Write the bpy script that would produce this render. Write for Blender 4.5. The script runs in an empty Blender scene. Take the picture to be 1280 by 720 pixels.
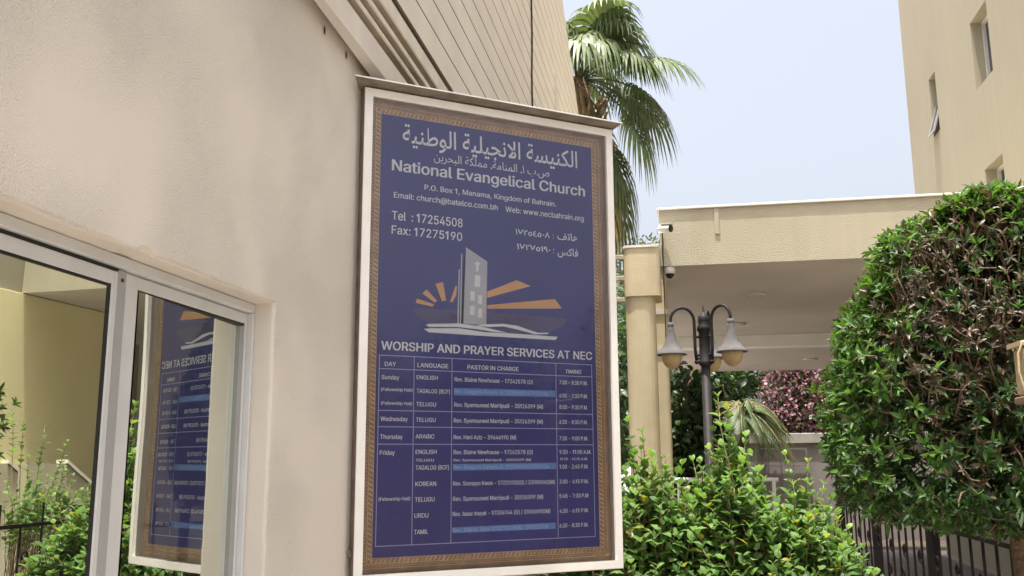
import bpy, math, random
import numpy as np
from mathutils import Vector, Matrix

random.seed(7)
RNG = np.random.default_rng(11)
SC = bpy.context.scene
COL = SC.collection
rad = math.radians

# ------------------------------------------------------------------ camera, sky, sun, exposure
EYE = 1.6
YAW, PITCH, ROLL = 0.1776, 0.1851, -0.0056
Fh = Vector((-math.sin(YAW), math.cos(YAW), 0)); Xr = Vector((math.cos(YAW), math.sin(YAW), 0)); Zu = Vector((0, 0, 1))
FWD = Fh*math.cos(PITCH) + Zu*math.sin(PITCH); UP0 = Zu*math.cos(PITCH) - Fh*math.sin(PITCH)
RGT = Xr*math.cos(ROLL) + UP0*math.sin(ROLL); UPV = UP0*math.cos(ROLL) - Xr*math.sin(ROLL)
cam_d = bpy.data.cameras.new('camera'); cam = bpy.data.objects.new('camera', cam_d); COL.objects.link(cam)
m = Matrix((RGT, UPV, -FWD)).transposed().to_4x4(); m.translation = (0, 0, EYE); cam.matrix_world = m
cam_d.sensor_width = 36; cam_d.lens = 32.676; cam_d.clip_start = 0.05; cam_d.clip_end = 2000
SC.camera = cam

SUN_DIR = Vector((-0.09, -0.15, 0.985)).normalized()          # towards the sun
elev = math.asin(SUN_DIR.z); azim = math.atan2(SUN_DIR.x, SUN_DIR.y)
w = bpy.data.worlds.new("World"); SC.world = w; w.use_nodes = True
nt = w.node_tree; bg = nt.nodes['Background']
sky = nt.nodes.new('ShaderNodeTexSky'); sky.sky_type = 'NISHITA'; sky.sun_disc = False
sky.sun_elevation = elev; sky.sun_rotation = azim
sky.air_density = 1.0; sky.dust_density = 8.0; sky.ozone_density = 1.0; sky.altitude = 10
hs = nt.nodes.new('ShaderNodeHueSaturation'); hs.inputs['Saturation'].default_value = 0.46; hs.inputs['Value'].default_value = 1.04    # hazy desert sky
nt.links.new(sky.outputs[0], hs.inputs['Color']); nt.links.new(hs.outputs[0], bg.inputs[0]); bg.inputs[1].default_value = 0.15
sl = bpy.data.lights.new('sun', 'SUN'); sl.energy = 3.6; sl.angle = rad(0.6); sl.color = (1.0, 0.95, 0.87)
so = bpy.data.objects.new('sun', sl); COL.objects.link(so); so.location = (0, -10, 30)
so.rotation_euler = (-SUN_DIR).to_track_quat('-Z', 'Y').to_euler()
SC.view_settings.view_transform = 'Standard'; SC.view_settings.look = 'None'
SC.view_settings.gamma = 1; SC.view_settings.use_curve_mapping = False
SC.view_settings.exposure = 1.08

# ------------------------------------------------------------------ materials
def new_mat(name):
    m_ = bpy.data.materials.new(name); m_.use_nodes = True
    return m_, m_.node_tree, m_.node_tree.nodes['Principled BSDF']

def surf(name, col, rough=0.6, var=0.08, scale=6.0, bump=0.0, bscale=120.0, metal=0.0, spec=0.4, patch=None, dist=0.01, streak=0.0):
    """plain surface: colour varied by noise, optional bump (patchy if patch is set)"""
    m_, t, b = new_mat(name)
    tc = t.nodes.new('ShaderNodeTexCoord'); n = t.nodes.new('ShaderNodeTexNoise')
    n.inputs['Scale'].default_value = scale; n.inputs['Detail'].default_value = 6
    t.links.new(tc.outputs['Object'], n.inputs['Vector'])
    r = t.nodes.new('ShaderNodeValToRGB')
    r.color_ramp.elements[0].position = 0.3; r.color_ramp.elements[1].position = 0.7
    r.color_ramp.elements[0].color = (*[c*(1-var) for c in col], 1); r.color_ramp.elements[1].color = (*[min(1, c*(1+var)) for c in col], 1)
    t.links.new(n.outputs['Fac'], r.inputs[0]); colout = r.outputs[0]
    if streak:      # old rain marks: noise drawn out vertically, plus fine speckle of dust
        mp = t.nodes.new('ShaderNodeMapping'); mp.inputs['Scale'].default_value = (7, 7, 0.35); t.links.new(tc.outputs['Object'], mp.inputs[0])
        ns = t.nodes.new('ShaderNodeTexNoise'); ns.inputs['Scale'].default_value = 1.0; ns.inputs['Detail'].default_value = 7; t.links.new(mp.outputs[0], ns.inputs['Vector'])
        rs = t.nodes.new('ShaderNodeValToRGB'); rs.color_ramp.elements[0].position = 0.35; rs.color_ramp.elements[1].position = 0.60
        rs.color_ramp.elements[0].color = (1-1.6*streak, 1-2*streak, 1-2.4*streak, 1); rs.color_ramp.elements[1].color = (1, 1, 1, 1)
        t.links.new(ns.outputs['Fac'], rs.inputs[0])
        mm = t.nodes.new('ShaderNodeMixRGB'); mm.blend_type = 'MULTIPLY'; mm.inputs[0].default_value = 1
        t.links.new(colout, mm.inputs[1]); t.links.new(rs.outputs[0], mm.inputs[2]); colout = mm.outputs[0]
    t.links.new(colout, b.inputs['Base Color'])
    b.inputs['Roughness'].default_value = rough; b.inputs['Metallic'].default_value = metal
    b.inputs['Specular IOR Level'].default_value = spec
    if bump:
        n2 = t.nodes.new('ShaderNodeTexNoise'); n2.inputs['Scale'].default_value = bscale; n2.inputs['Detail'].default_value = 4
        t.links.new(tc.outputs['Object'], n2.inputs['Vector'])
        bp = t.nodes.new('ShaderNodeBump'); bp.inputs['Distance'].default_value = dist; bp.inputs['Strength'].default_value = bump
        src = n2.outputs['Fac']
        if patch:
            n3 = t.nodes.new('ShaderNodeTexNoise'); n3.inputs['Scale'].default_value = patch; n3.inputs['Detail'].default_value = 2
            t.links.new(tc.outputs['Object'], n3.inputs['Vector'])
            mr = t.nodes.new('ShaderNodeMapRange'); mr.inputs[1].default_value = 0.42; mr.inputs[2].default_value = 0.62
            mr.inputs[3].default_value = 0.15; mr.inputs[4].default_value = 1
            t.links.new(n3.outputs['Fac'], mr.inputs[0])
            mu = t.nodes.new('ShaderNodeMath'); mu.operation = 'MULTIPLY'
            t.links.new(n2.outputs['Fac'], mu.inputs[0]); t.links.new(mr.outputs[0], mu.inputs[1]); src = mu.outputs[0]
        t.links.new(src, bp.inputs['Height']); t.links.new(bp.outputs[0], b.inputs['Normal'])
    return m_

def leafmat(name, col, trans=0.35, rough=0.42, var=0.35, tcol=None):
    m_, t, b = new_mat(name)
    tc = t.nodes.new('ShaderNodeTexCoord'); n = t.nodes.new('ShaderNodeTexNoise'); n.inputs['Scale'].default_value = 9.0
    n.inputs['Detail'].default_value = 3
    t.links.new(tc.outputs['Object'], n.inputs['Vector'])
    r = t.nodes.new('ShaderNodeValToRGB'); r.color_ramp.elements[0].position = 0.32; r.color_ramp.elements[1].position = 0.68
    r.color_ramp.elements[0].color = (*[c*(1-var) for c in col], 1); r.color_ramp.elements[1].color = (*[c*(1+var) for c in col], 1)
    t.links.new(n.outputs['Fac'], r.inputs[0]); t.links.new(r.outputs[0], b.inputs['Base Color'])
    b.inputs['Roughness'].default_value = rough; b.inputs['Specular IOR Level'].default_value = 0.5
    tr = t.nodes.new('ShaderNodeBsdfTranslucent'); tcol = tcol or (col[0]*1.7, col[1]*1.7, col[2]*0.8)
    tr.inputs[0].default_value = (*tcol, 1)
    mx = t.nodes.new('ShaderNodeMixShader'); mx.inputs[0].default_value = trans
    out = t.nodes['Material Output']
    t.links.new(b.outputs[0], mx.inputs[1]); t.links.new(tr.outputs[0], mx.inputs[2]); t.links.new(mx.outputs[0], out.inputs[0])
    return m_

M = {}
M['wall'] = surf('cream_stucco', (0.70, 0.635, 0.56), 0.85, 0.012, 1.6, 1.0, 200, patch=1.6, dist=0.009, streak=0.0, spec=0.2)
M['reveal'] = surf('smooth_plaster', (0.65, 0.59, 0.52), 0.8, 0.06, 4, 0.2, 60, dist=0.003, spec=0.2)
M['siding'] = surf('cream_cladding', (0.69, 0.62, 0.535), 0.6, 0.06, 3, 0.15, 40, dist=0.004, spec=0.3)
M['groove'] = surf('weathered_joint', (0.25, 0.20, 0.145), 0.8)
M['cornice_joint'] = surf('dark_cornice_joint', (0.45, 0.38, 0.30), 0.85, 0.15, 10)  # darker colour for the recessed and underside faces of the mouldings
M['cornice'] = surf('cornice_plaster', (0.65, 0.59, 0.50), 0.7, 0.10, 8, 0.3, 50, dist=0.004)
M['alu'] = surf('white_aluminium', (0.57, 0.57, 0.56), 0.35, 0.05, 10, 0.05, 30, dist=0.002)
M['alu_grey'] = surf('grey_aluminium', (0.34, 0.335, 0.33), 0.35, 0.05, 10)
M['gasket'] = surf('black_gasket', (0.012, 0.012, 0.011), 0.5)
M['signframe'] = surf('white_painted_frame', (0.82, 0.79, 0.74), 0.45, 0.05, 9, 0.06, 60, dist=0.002)
M['signside'] = surf('weathered_side', (0.22, 0.175, 0.145), 0.6, 0.3, 14)
M['backboard'] = surf('brown_board', (0.20, 0.125, 0.085), 0.6, 0.25, 8)
M['poster'] = surf('navy_poster', (0.084, 0.082, 0.285), 0.45, 0.10, 2.2)
M['white_ink'] = surf('white_ink', (0.95, 0.95, 0.96), 0.6, 0.02)
M['pale_ink'] = surf('pale_lettering', (0.93, 0.93, 0.94), 0.6, 0.03)
M['line_ink'] = surf('lavender_ink', (0.55, 0.55, 0.85), 0.6, 0.02)
M['orange_ink'] = surf('orange_ink', (0.90, 0.50, 0.22), 0.6, 0.05)
M['mauve_ink'] = surf('mauve_ink', (0.16, 0.135, 0.26), 0.6, 0.08)
M['grey_ink'] = surf('grey_ink', (0.30, 0.30, 0.36), 0.6, 0.04)
M['lgrey_ink'] = surf('light_grey_ink', (0.62, 0.62, 0.66), 0.6, 0.04)
M['dark_ink'] = surf('dark_ink', (0.03, 0.03, 0.07), 0.6)
M['blue_strip'] = surf('blue_paper_strip', (0.21, 0.36, 0.72), 0.6, 0.08)
M['strip_ink'] = surf('strip_ink', (0.55, 0.70, 0.95), 0.6, 0.03)
M['gold'] = surf('gold_leaf', (0.80, 0.58, 0.36), 0.45, 0.2, 20)
M['gold_base'] = surf('bronze_base', (0.46, 0.31, 0.20), 0.5, 0.2, 16)
M['canopy'] = surf('yellow_render', (0.50, 0.458, 0.345), 0.85, 0.05, 2, 0.8, 90, dist=0.009, spec=0.2, streak=0.025)
M['coping'] = surf('white_coping', (0.80, 0.77, 0.70), 0.7)
M['soffit'] = surf('soffit_paint', (0.60, 0.55, 0.49), 0.85, 0.06, 1.2)
M['beam'] = surf('beam_paint', (0.88, 0.86, 0.81), 0.8, 0.05, 2)
M['pillar'] = surf('pillar_render', (0.61, 0.525, 0.355), 0.85, 0.08, 4, 0.4, 70, dist=0.005, spec=0.2, streak=0.06)
M['brightened_yellow'] = surf('brightened_yellow_paint', (0.74, 0.67, 0.40), 0.8, 0.04, 2)  # lighter yellow stands in for light missing under the canopy
M['tower'] = surf('tan_render', (0.335, 0.303, 0.228), 0.85, 0.04, 0.6, 0.2, 40, dist=0.005, spec=0.2, streak=0.02)
M['bronze_metal'] = surf('dark_bronze', (0.022, 0.019, 0.020), 0.6, 0.3, 12, spec=0.25)
M['shade_metal'] = surf('grey_shade_metal', (0.125, 0.12, 0.12), 0.8, 0.15, 14, spec=0.2)
M['globe'] = surf('amber_globe', (0.50, 0.37, 0.19), 0.35, 0.08, 8)
M['white_plastic'] = surf('white_plastic', (0.75, 0.74, 0.71), 0.4, 0.03)
M['black_plastic'] = surf('black_plastic', (0.015, 0.015, 0.017), 0.2)
M['iron'] = surf('dark_iron', (0.012, 0.009, 0.008), 0.7, 0.3, 15, spec=0.15)
M['gate_metal'] = surf('dull_gate_metal', (0.17, 0.16, 0.155), 0.7)
M['box'] = surf('beige_box_metal', (0.50, 0.41, 0.25), 0.5, 0.08, 8)
M['trunk'] = surf('bark', (0.13, 0.085, 0.055), 0.9, 0.35, 14, 0.8, 40, dist=0.02)
M['palm_trunk'] = surf('palm_bark', (0.24, 0.165, 0.10), 0.9, 0.4, 14, 0.8, 30, dist=0.03)
M['twig'] = surf('twig', (0.17, 0.11, 0.075), 0.85, 0.3, 20)
M['pale_twig'] = surf('pale_twig', (0.34, 0.28, 0.18), 0.85, 0.2, 20)
M['ground'] = surf('sandy_paving', (0.42, 0.38, 0.335), 0.9, 0.12, 1.5, 0.3, 30)
M['soil'] = surf('planting_soil', (0.075, 0.055, 0.04), 0.95, 0.3, 6, 0.6, 25)
M['drive'] = surf('driveway_paving', (0.21, 0.185, 0.18), 0.9, 0.12, 2.0, 0.3, 30)
M['kerb'] = surf('kerb_concrete', (0.42, 0.40, 0.36), 0.9, 0.1, 5)
M['concrete'] = surf('pale_concrete', (0.50, 0.45, 0.38), 0.85, 0.08, 3)
M['maroon'] = surf('maroon_tile', (0.20, 0.06, 0.07), 0.5)
M['winglass'] = surf('dark_window_glass', (0.035, 0.03, 0.028), 0.08)
M['greywall'] = surf('grey_gate_panel', (0.28, 0.255, 0.235), 0.6, 0.08, 4)
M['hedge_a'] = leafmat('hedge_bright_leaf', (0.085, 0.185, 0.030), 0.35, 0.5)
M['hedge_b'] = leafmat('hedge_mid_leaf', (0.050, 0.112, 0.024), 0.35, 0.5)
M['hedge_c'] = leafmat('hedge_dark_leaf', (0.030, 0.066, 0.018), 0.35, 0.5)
M['hedge_d'] = leafmat('hedge_brown_leaf', (0.110, 0.076, 0.048), 0.15)
M['shrub_a'] = leafmat('shrub_bright_leaf', (0.175, 0.30, 0.085), 0.38, 0.6)
M['shrub_b'] = leafmat('shrub_mid_leaf', (0.12, 0.225, 0.062), 0.35, 0.6)
M['shrub_c'] = leafmat('shrub_deep_leaf', (0.070, 0.145, 0.040), 0.3, 0.6)
M['shrub_y'] = leafmat('shrub_yellow_leaf', (0.30, 0.30, 0.06), 0.35)
M['tree_a'] = leafmat('tree_leaf', (0.055, 0.10, 0.030), 0.25)
M['tree_b'] = leafmat('tree_dark_leaf', (0.028, 0.055, 0.018), 0.2)
M['far_leaf'] = leafmat('far_tree_leaf', (0.10, 0.12, 0.075), 0.2)
M['pink'] = leafmat('bougainvillea_bract', (0.36, 0.175, 0.22), 0.3, 0.6, 0.4, (0.55, 0.22, 0.28))
M['pink_b'] = leafmat('bougainvillea_pale_bract', (0.42, 0.29, 0.29), 0.3, 0.6, 0.3, (0.6, 0.3, 0.35))
M['palm_a'] = leafmat('palm_leaf', (0.105, 0.145, 0.060), 0.22, 0.5)
M['palm_b'] = leafmat('palm_dark_leaf', (0.065, 0.092, 0.040), 0.2, 0.5)
M['palm_dry'] = leafmat('palm_dry_leaf', (0.30, 0.21, 0.105), 0.25, 0.7)
M['straw'] = leafmat('straw_frond', (0.24, 0.225, 0.11), 0.25, 0.7)

def mirror_glass(name, tint, fac):
    m_, t, b = new_mat(name); out = t.nodes['Material Output']
    g = t.nodes.new('ShaderNodeBsdfGlossy'); g.inputs['Roughness'].default_value = 0.0; g.inputs['Color'].default_value = (*tint, 1)
    b.inputs['Base Color'].default_value = (0.02, 0.021, 0.02, 1); b.inputs['Roughness'].default_value = 0.2
    tc = t.nodes.new('ShaderNodeTexCoord'); n = t.nodes.new('ShaderNodeTexNoise'); n.inputs['Scale'].default_value = 2.2; n.inputs['Detail'].default_value = 0
    t.links.new(tc.outputs['Object'], n.inputs['Vector'])
    bp = t.nodes.new('ShaderNodeBump'); bp.inputs['Distance'].default_value = 0.004; bp.inputs['Strength'].default_value = 0.25
    t.links.new(n.outputs['Fac'], bp.inputs['Height']); t.links.new(bp.outputs[0], g.inputs['Normal'])
    mx = t.nodes.new('ShaderNodeMixShader'); mx.inputs[0].default_value = fac
    t.links.new(b.outputs[0], mx.inputs[1]); t.links.new(g.outputs[0], mx.inputs[2]); t.links.new(mx.outputs[0], out.inputs[0])
    return m_
M['mirror_glass'] = mirror_glass('reflective_window_glass', (0.88, 0.92, 0.83), 0.82)

def clear_glass(name):
    m_, t, b = new_mat(name); out = t.nodes['Material Output']
    tr = t.nodes.new('ShaderNodeBsdfTransparent'); g = t.nodes.new('ShaderNodeBsdfGlossy'); g.inputs['Roughness'].default_value = 0.03
    fr = t.nodes.new('ShaderNodeFresnel'); fr.inputs[0].default_value = 1.65
    mx = t.nodes.new('ShaderNodeMixShader')
    t.links.new(fr.outputs[0], mx.inputs[0]); t.links.new(tr.outputs[0], mx.inputs[1]); t.links.new(g.outputs[0], mx.inputs[2])
    t.links.new(mx.outputs[0], out.inputs[0]); return m_
M['clear_glass'] = clear_glass('clear_cover_glass')

# ------------------------------------------------------------------ helpers
class MB:
    """collects faces; build() links them as one mesh object"""
    def __init__(s): s.v = []; s.f = []; s.mi = []; s.mats = []
    def slot(s, mat):
        if mat not in s.mats: s.mats.append(mat)
        return s.mats.index(mat)
    def face(s, pts, mat):
        i = len(s.v); s.v += [tuple(p) for p in pts]; s.f.append(tuple(range(i, i+len(pts)))); s.mi.append(s.slot(mat))
    def add(s, verts, faces, mat):
        i = len(s.v); s.v += [tuple(p) for p in verts]; k = s.slot(mat)
        for f in faces: s.f.append(tuple(a+i for a in f)); s.mi.append(k)
    def box(s, x0, x1, y0, y1, z0, z1, mat, bev=0.0):
        if bev <= 0:
            v = [(x, y, z) for z in (z0, z1) for y in (y0, y1) for x in (x0, x1)]
            s.add(v, [(0,2,3,1),(4,5,7,6),(0,1,5,4),(2,6,7,3),(0,4,6,2),(1,3,7,5)], mat)
        else:   # chamfered in plan, all vertical edges and top
            b = bev
            ring = [(x0+b,y0),(x1-b,y0),(x1,y0+b),(x1,y1-b),(x1-b,y1),(x0+b,y1),(x0,y1-b),(x0,y0+b)]
            cx, cy = (x0+x1)/2, (y0+y1)/2
            def sc(r, d): return [(x-math.copysign(min(d, abs(x-cx)), x-cx), y-math.copysign(min(d, abs(y-cy)), y-cy)) for x, y in r]
            rs = [(sc(ring, b), z0), (ring, z0+b), (ring, z1-b), (sc(ring, b), z1)]
            v = [(x, y, z) for r, z in rs for x, y in r]; n = 8; F = []
            for k in range(3):
                for i in range(n): F.append((k*n+i, k*n+(i+1)%n, (k+1)*n+(i+1)%n, (k+1)*n+i))
            F.append(tuple(range(n))[::-1]); F.append(tuple(range(3*n, 4*n)))
            s.add(v, F, mat)
    def tube(s, pts, r, mat, n=8, cap=True):
        pts = [Vector(p) for p in pts]; rs = r if isinstance(r, (list, tuple)) else [r]*len(pts)
        t0 = (pts[1]-pts[0]).normalized(); u = t0.orthogonal().normalized(); V = []
        for i, p in enumerate(pts):
            t = ((pts[min(i+1, len(pts)-1)]-pts[max(i-1, 0)])).normalized()
            u = (u - t*u.dot(t)); u = u.normalized() if u.length > 1e-6 else t.orthogonal().normalized()
            q = t.cross(u)
            for k in range(n):
                a = 2*math.pi*k/n; V.append(p + (u*math.cos(a)+q*math.sin(a))*rs[i])
        F = []
        for i in range(len(pts)-1):
            for k in range(n): F.append((i*n+k, i*n+(k+1)%n, (i+1)*n+(k+1)%n, (i+1)*n+k))
        if cap: F.append(tuple(range(n))[::-1]); F.append(tuple(range((len(pts)-1)*n, len(pts)*n)))
        s.add(V, F, mat)
    def lathe(s, prof, c, mat, n=20):
        V = [(c[0]+r*math.cos(2*math.pi*k/n), c[1]+r*math.sin(2*math.pi*k/n), c[2]+z) for r, z in prof for k in range(n)]
        F = []
        for i in range(len(prof)-1):
            for k in range(n): F.append((i*n+k, i*n+(k+1)%n, (i+1)*n+(k+1)%n, (i+1)*n+k))
        s.add(V, F, mat)
    def build(s, name, parent=None, smooth=False):
        me = bpy.data.meshes.new(name); me.from_pydata(s.v, [], s.f)
        for mt in s.mats: me.materials.append(M[mt])
        me.polygons.foreach_set('material_index', s.mi)
        if smooth: me.polygons.foreach_set('use_smooth', [True]*len(s.f))
        me.update()
        o = bpy.data.objects.new(name, me); COL.objects.link(o)
        if parent: o.parent = parent
        return o

def tag(o, label=None, cat=None, group=None, kind=None):
    if label: o['label'] = label
    if cat: o['category'] = cat
    if group: o['group'] = group
    if kind: o['kind'] = kind
    return o
def thing(name, label, cat, loc=(0, 0, 0), rz=0, group=None):
    o = bpy.data.objects.new(name, None); COL.objects.link(o); o.location = loc; o.rotation_euler = (0, 0, rz)
    o.empty_display_size = 0.1
    return tag(o, label, cat, group)
def one(mb, name, parent=None, smooth=False): return mb.build(name, parent, smooth)
def copy_thing(root, loc, rz, label):
    r = root.copy(); COL.objects.link(r); r.location = loc; r.rotation_euler = (0, 0, rz); r['label'] = label
    for ch in list(root.children):
        c = ch.copy(); COL.objects.link(c); c.parent = r
        for g in ch.children:
            d = g.copy(); COL.objects.link(d); d.parent = c
    return r

def norm(a): return a/np.maximum(np.linalg.norm(a, axis=-1, keepdims=True), 1e-9)
LEAF_F = [(0,3,1),(0,2,3),(1,3,6,4),(3,2,5,6),(4,6,7),(6,5,7)]
def leaves(mb, pos, axis, nrm, length, width, mats, curl=0.25, fold=0.25, blunt=0.4):
    """pos, axis, nrm: (n,3); one folded, drooping leaf each"""
    n = len(pos); axis = norm(axis); nrm = norm(nrm - axis*np.sum(nrm*axis, 1, keepdims=True)); side = np.cross(axis, nrm)
    L = np.broadcast_to(np.asarray(length, float), (n,))[:, None]; Wd = np.broadcast_to(np.asarray(width, float), (n,))[:, None]
    P = lambda u, v, h: pos + axis*L*u + side*Wd*v + nrm*(L*(h - curl*u*u))
    V = np.stack([P(0,0,0), P(.35,-.5,fold*.35), P(.35,.5,fold*.35), P(.33,0,0.02), P(.70,-blunt,fold*.3), P(.70,blunt,fold*.3), P(.68,0,0.02), P(1,0,0)], 1)
    base = len(mb.v); mb.v += [tuple(p) for p in V.reshape(-1, 3).tolist()]
    sl = {k: mb.slot(k) for k in set(mats)}
    for i in range(n):
        o = base+8*i; k = sl[mats[i]]
        for f in LEAF_F: mb.f.append(tuple(a+o for a in f)); mb.mi.append(k)

def rand_dirs(n):
    return norm(RNG.normal(size=(n, 3)))
def blob_leaves(mb, blobs, n, size, mats, probs, shell=0.35, aspect=0.45, up=0.4):
    """leaves scattered through ellipsoids (cx,cy,cz,rx,ry,rz), denser near their surface"""
    vol = np.array([b[3]*b[4]*b[5] for b in blobs])**(2/3); vol /= vol.sum()
    for b, fr in zip(blobs, vol):
        k = max(3, int(n*fr)); d = rand_dirs(k); rr = 1 - shell*RNG.random(k)**1.3 + RNG.normal(0, 0.05, k)
        p = np.array(b[:3]) + d*np.array(b[3:6])*rr[:, None]
        ax = norm(d*0.7 + RNG.normal(0, 0.6, (k, 3)) + [0, 0, up*0.5]); nr = norm(d*0.6 + RNG.normal(0, 0.5, (k, 3)) + [0, 0, up])
        s = size*(0.7+0.6*RNG.random(k))
        leaves(mb, p, ax, nr, s, s*aspect, list(RNG.choice(mats, k, p=probs)))

def text_mesh(body, bold=0.0):
    c = bpy.data.curves.new('t', 'FONT'); c.body = body; c.offset = bold; c.resolution_u = 3; c.fill_mode = 'FRONT'
    o = bpy.data.objects.new('t', c); COL.objects.link(o)
    dg = bpy.context.evaluated_depsgraph_get(); dg.update()
    ev = o.evaluated_get(dg); me = ev.to_mesh()
    V = np.array([v.co[:] for v in me.vertices]); Fc = [tuple(p.vertices) for p in me.polygons]
    ev.to_mesh_clear(); bpy.data.objects.remove(o); bpy.data.curves.remove(c)
    return V, Fc
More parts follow.
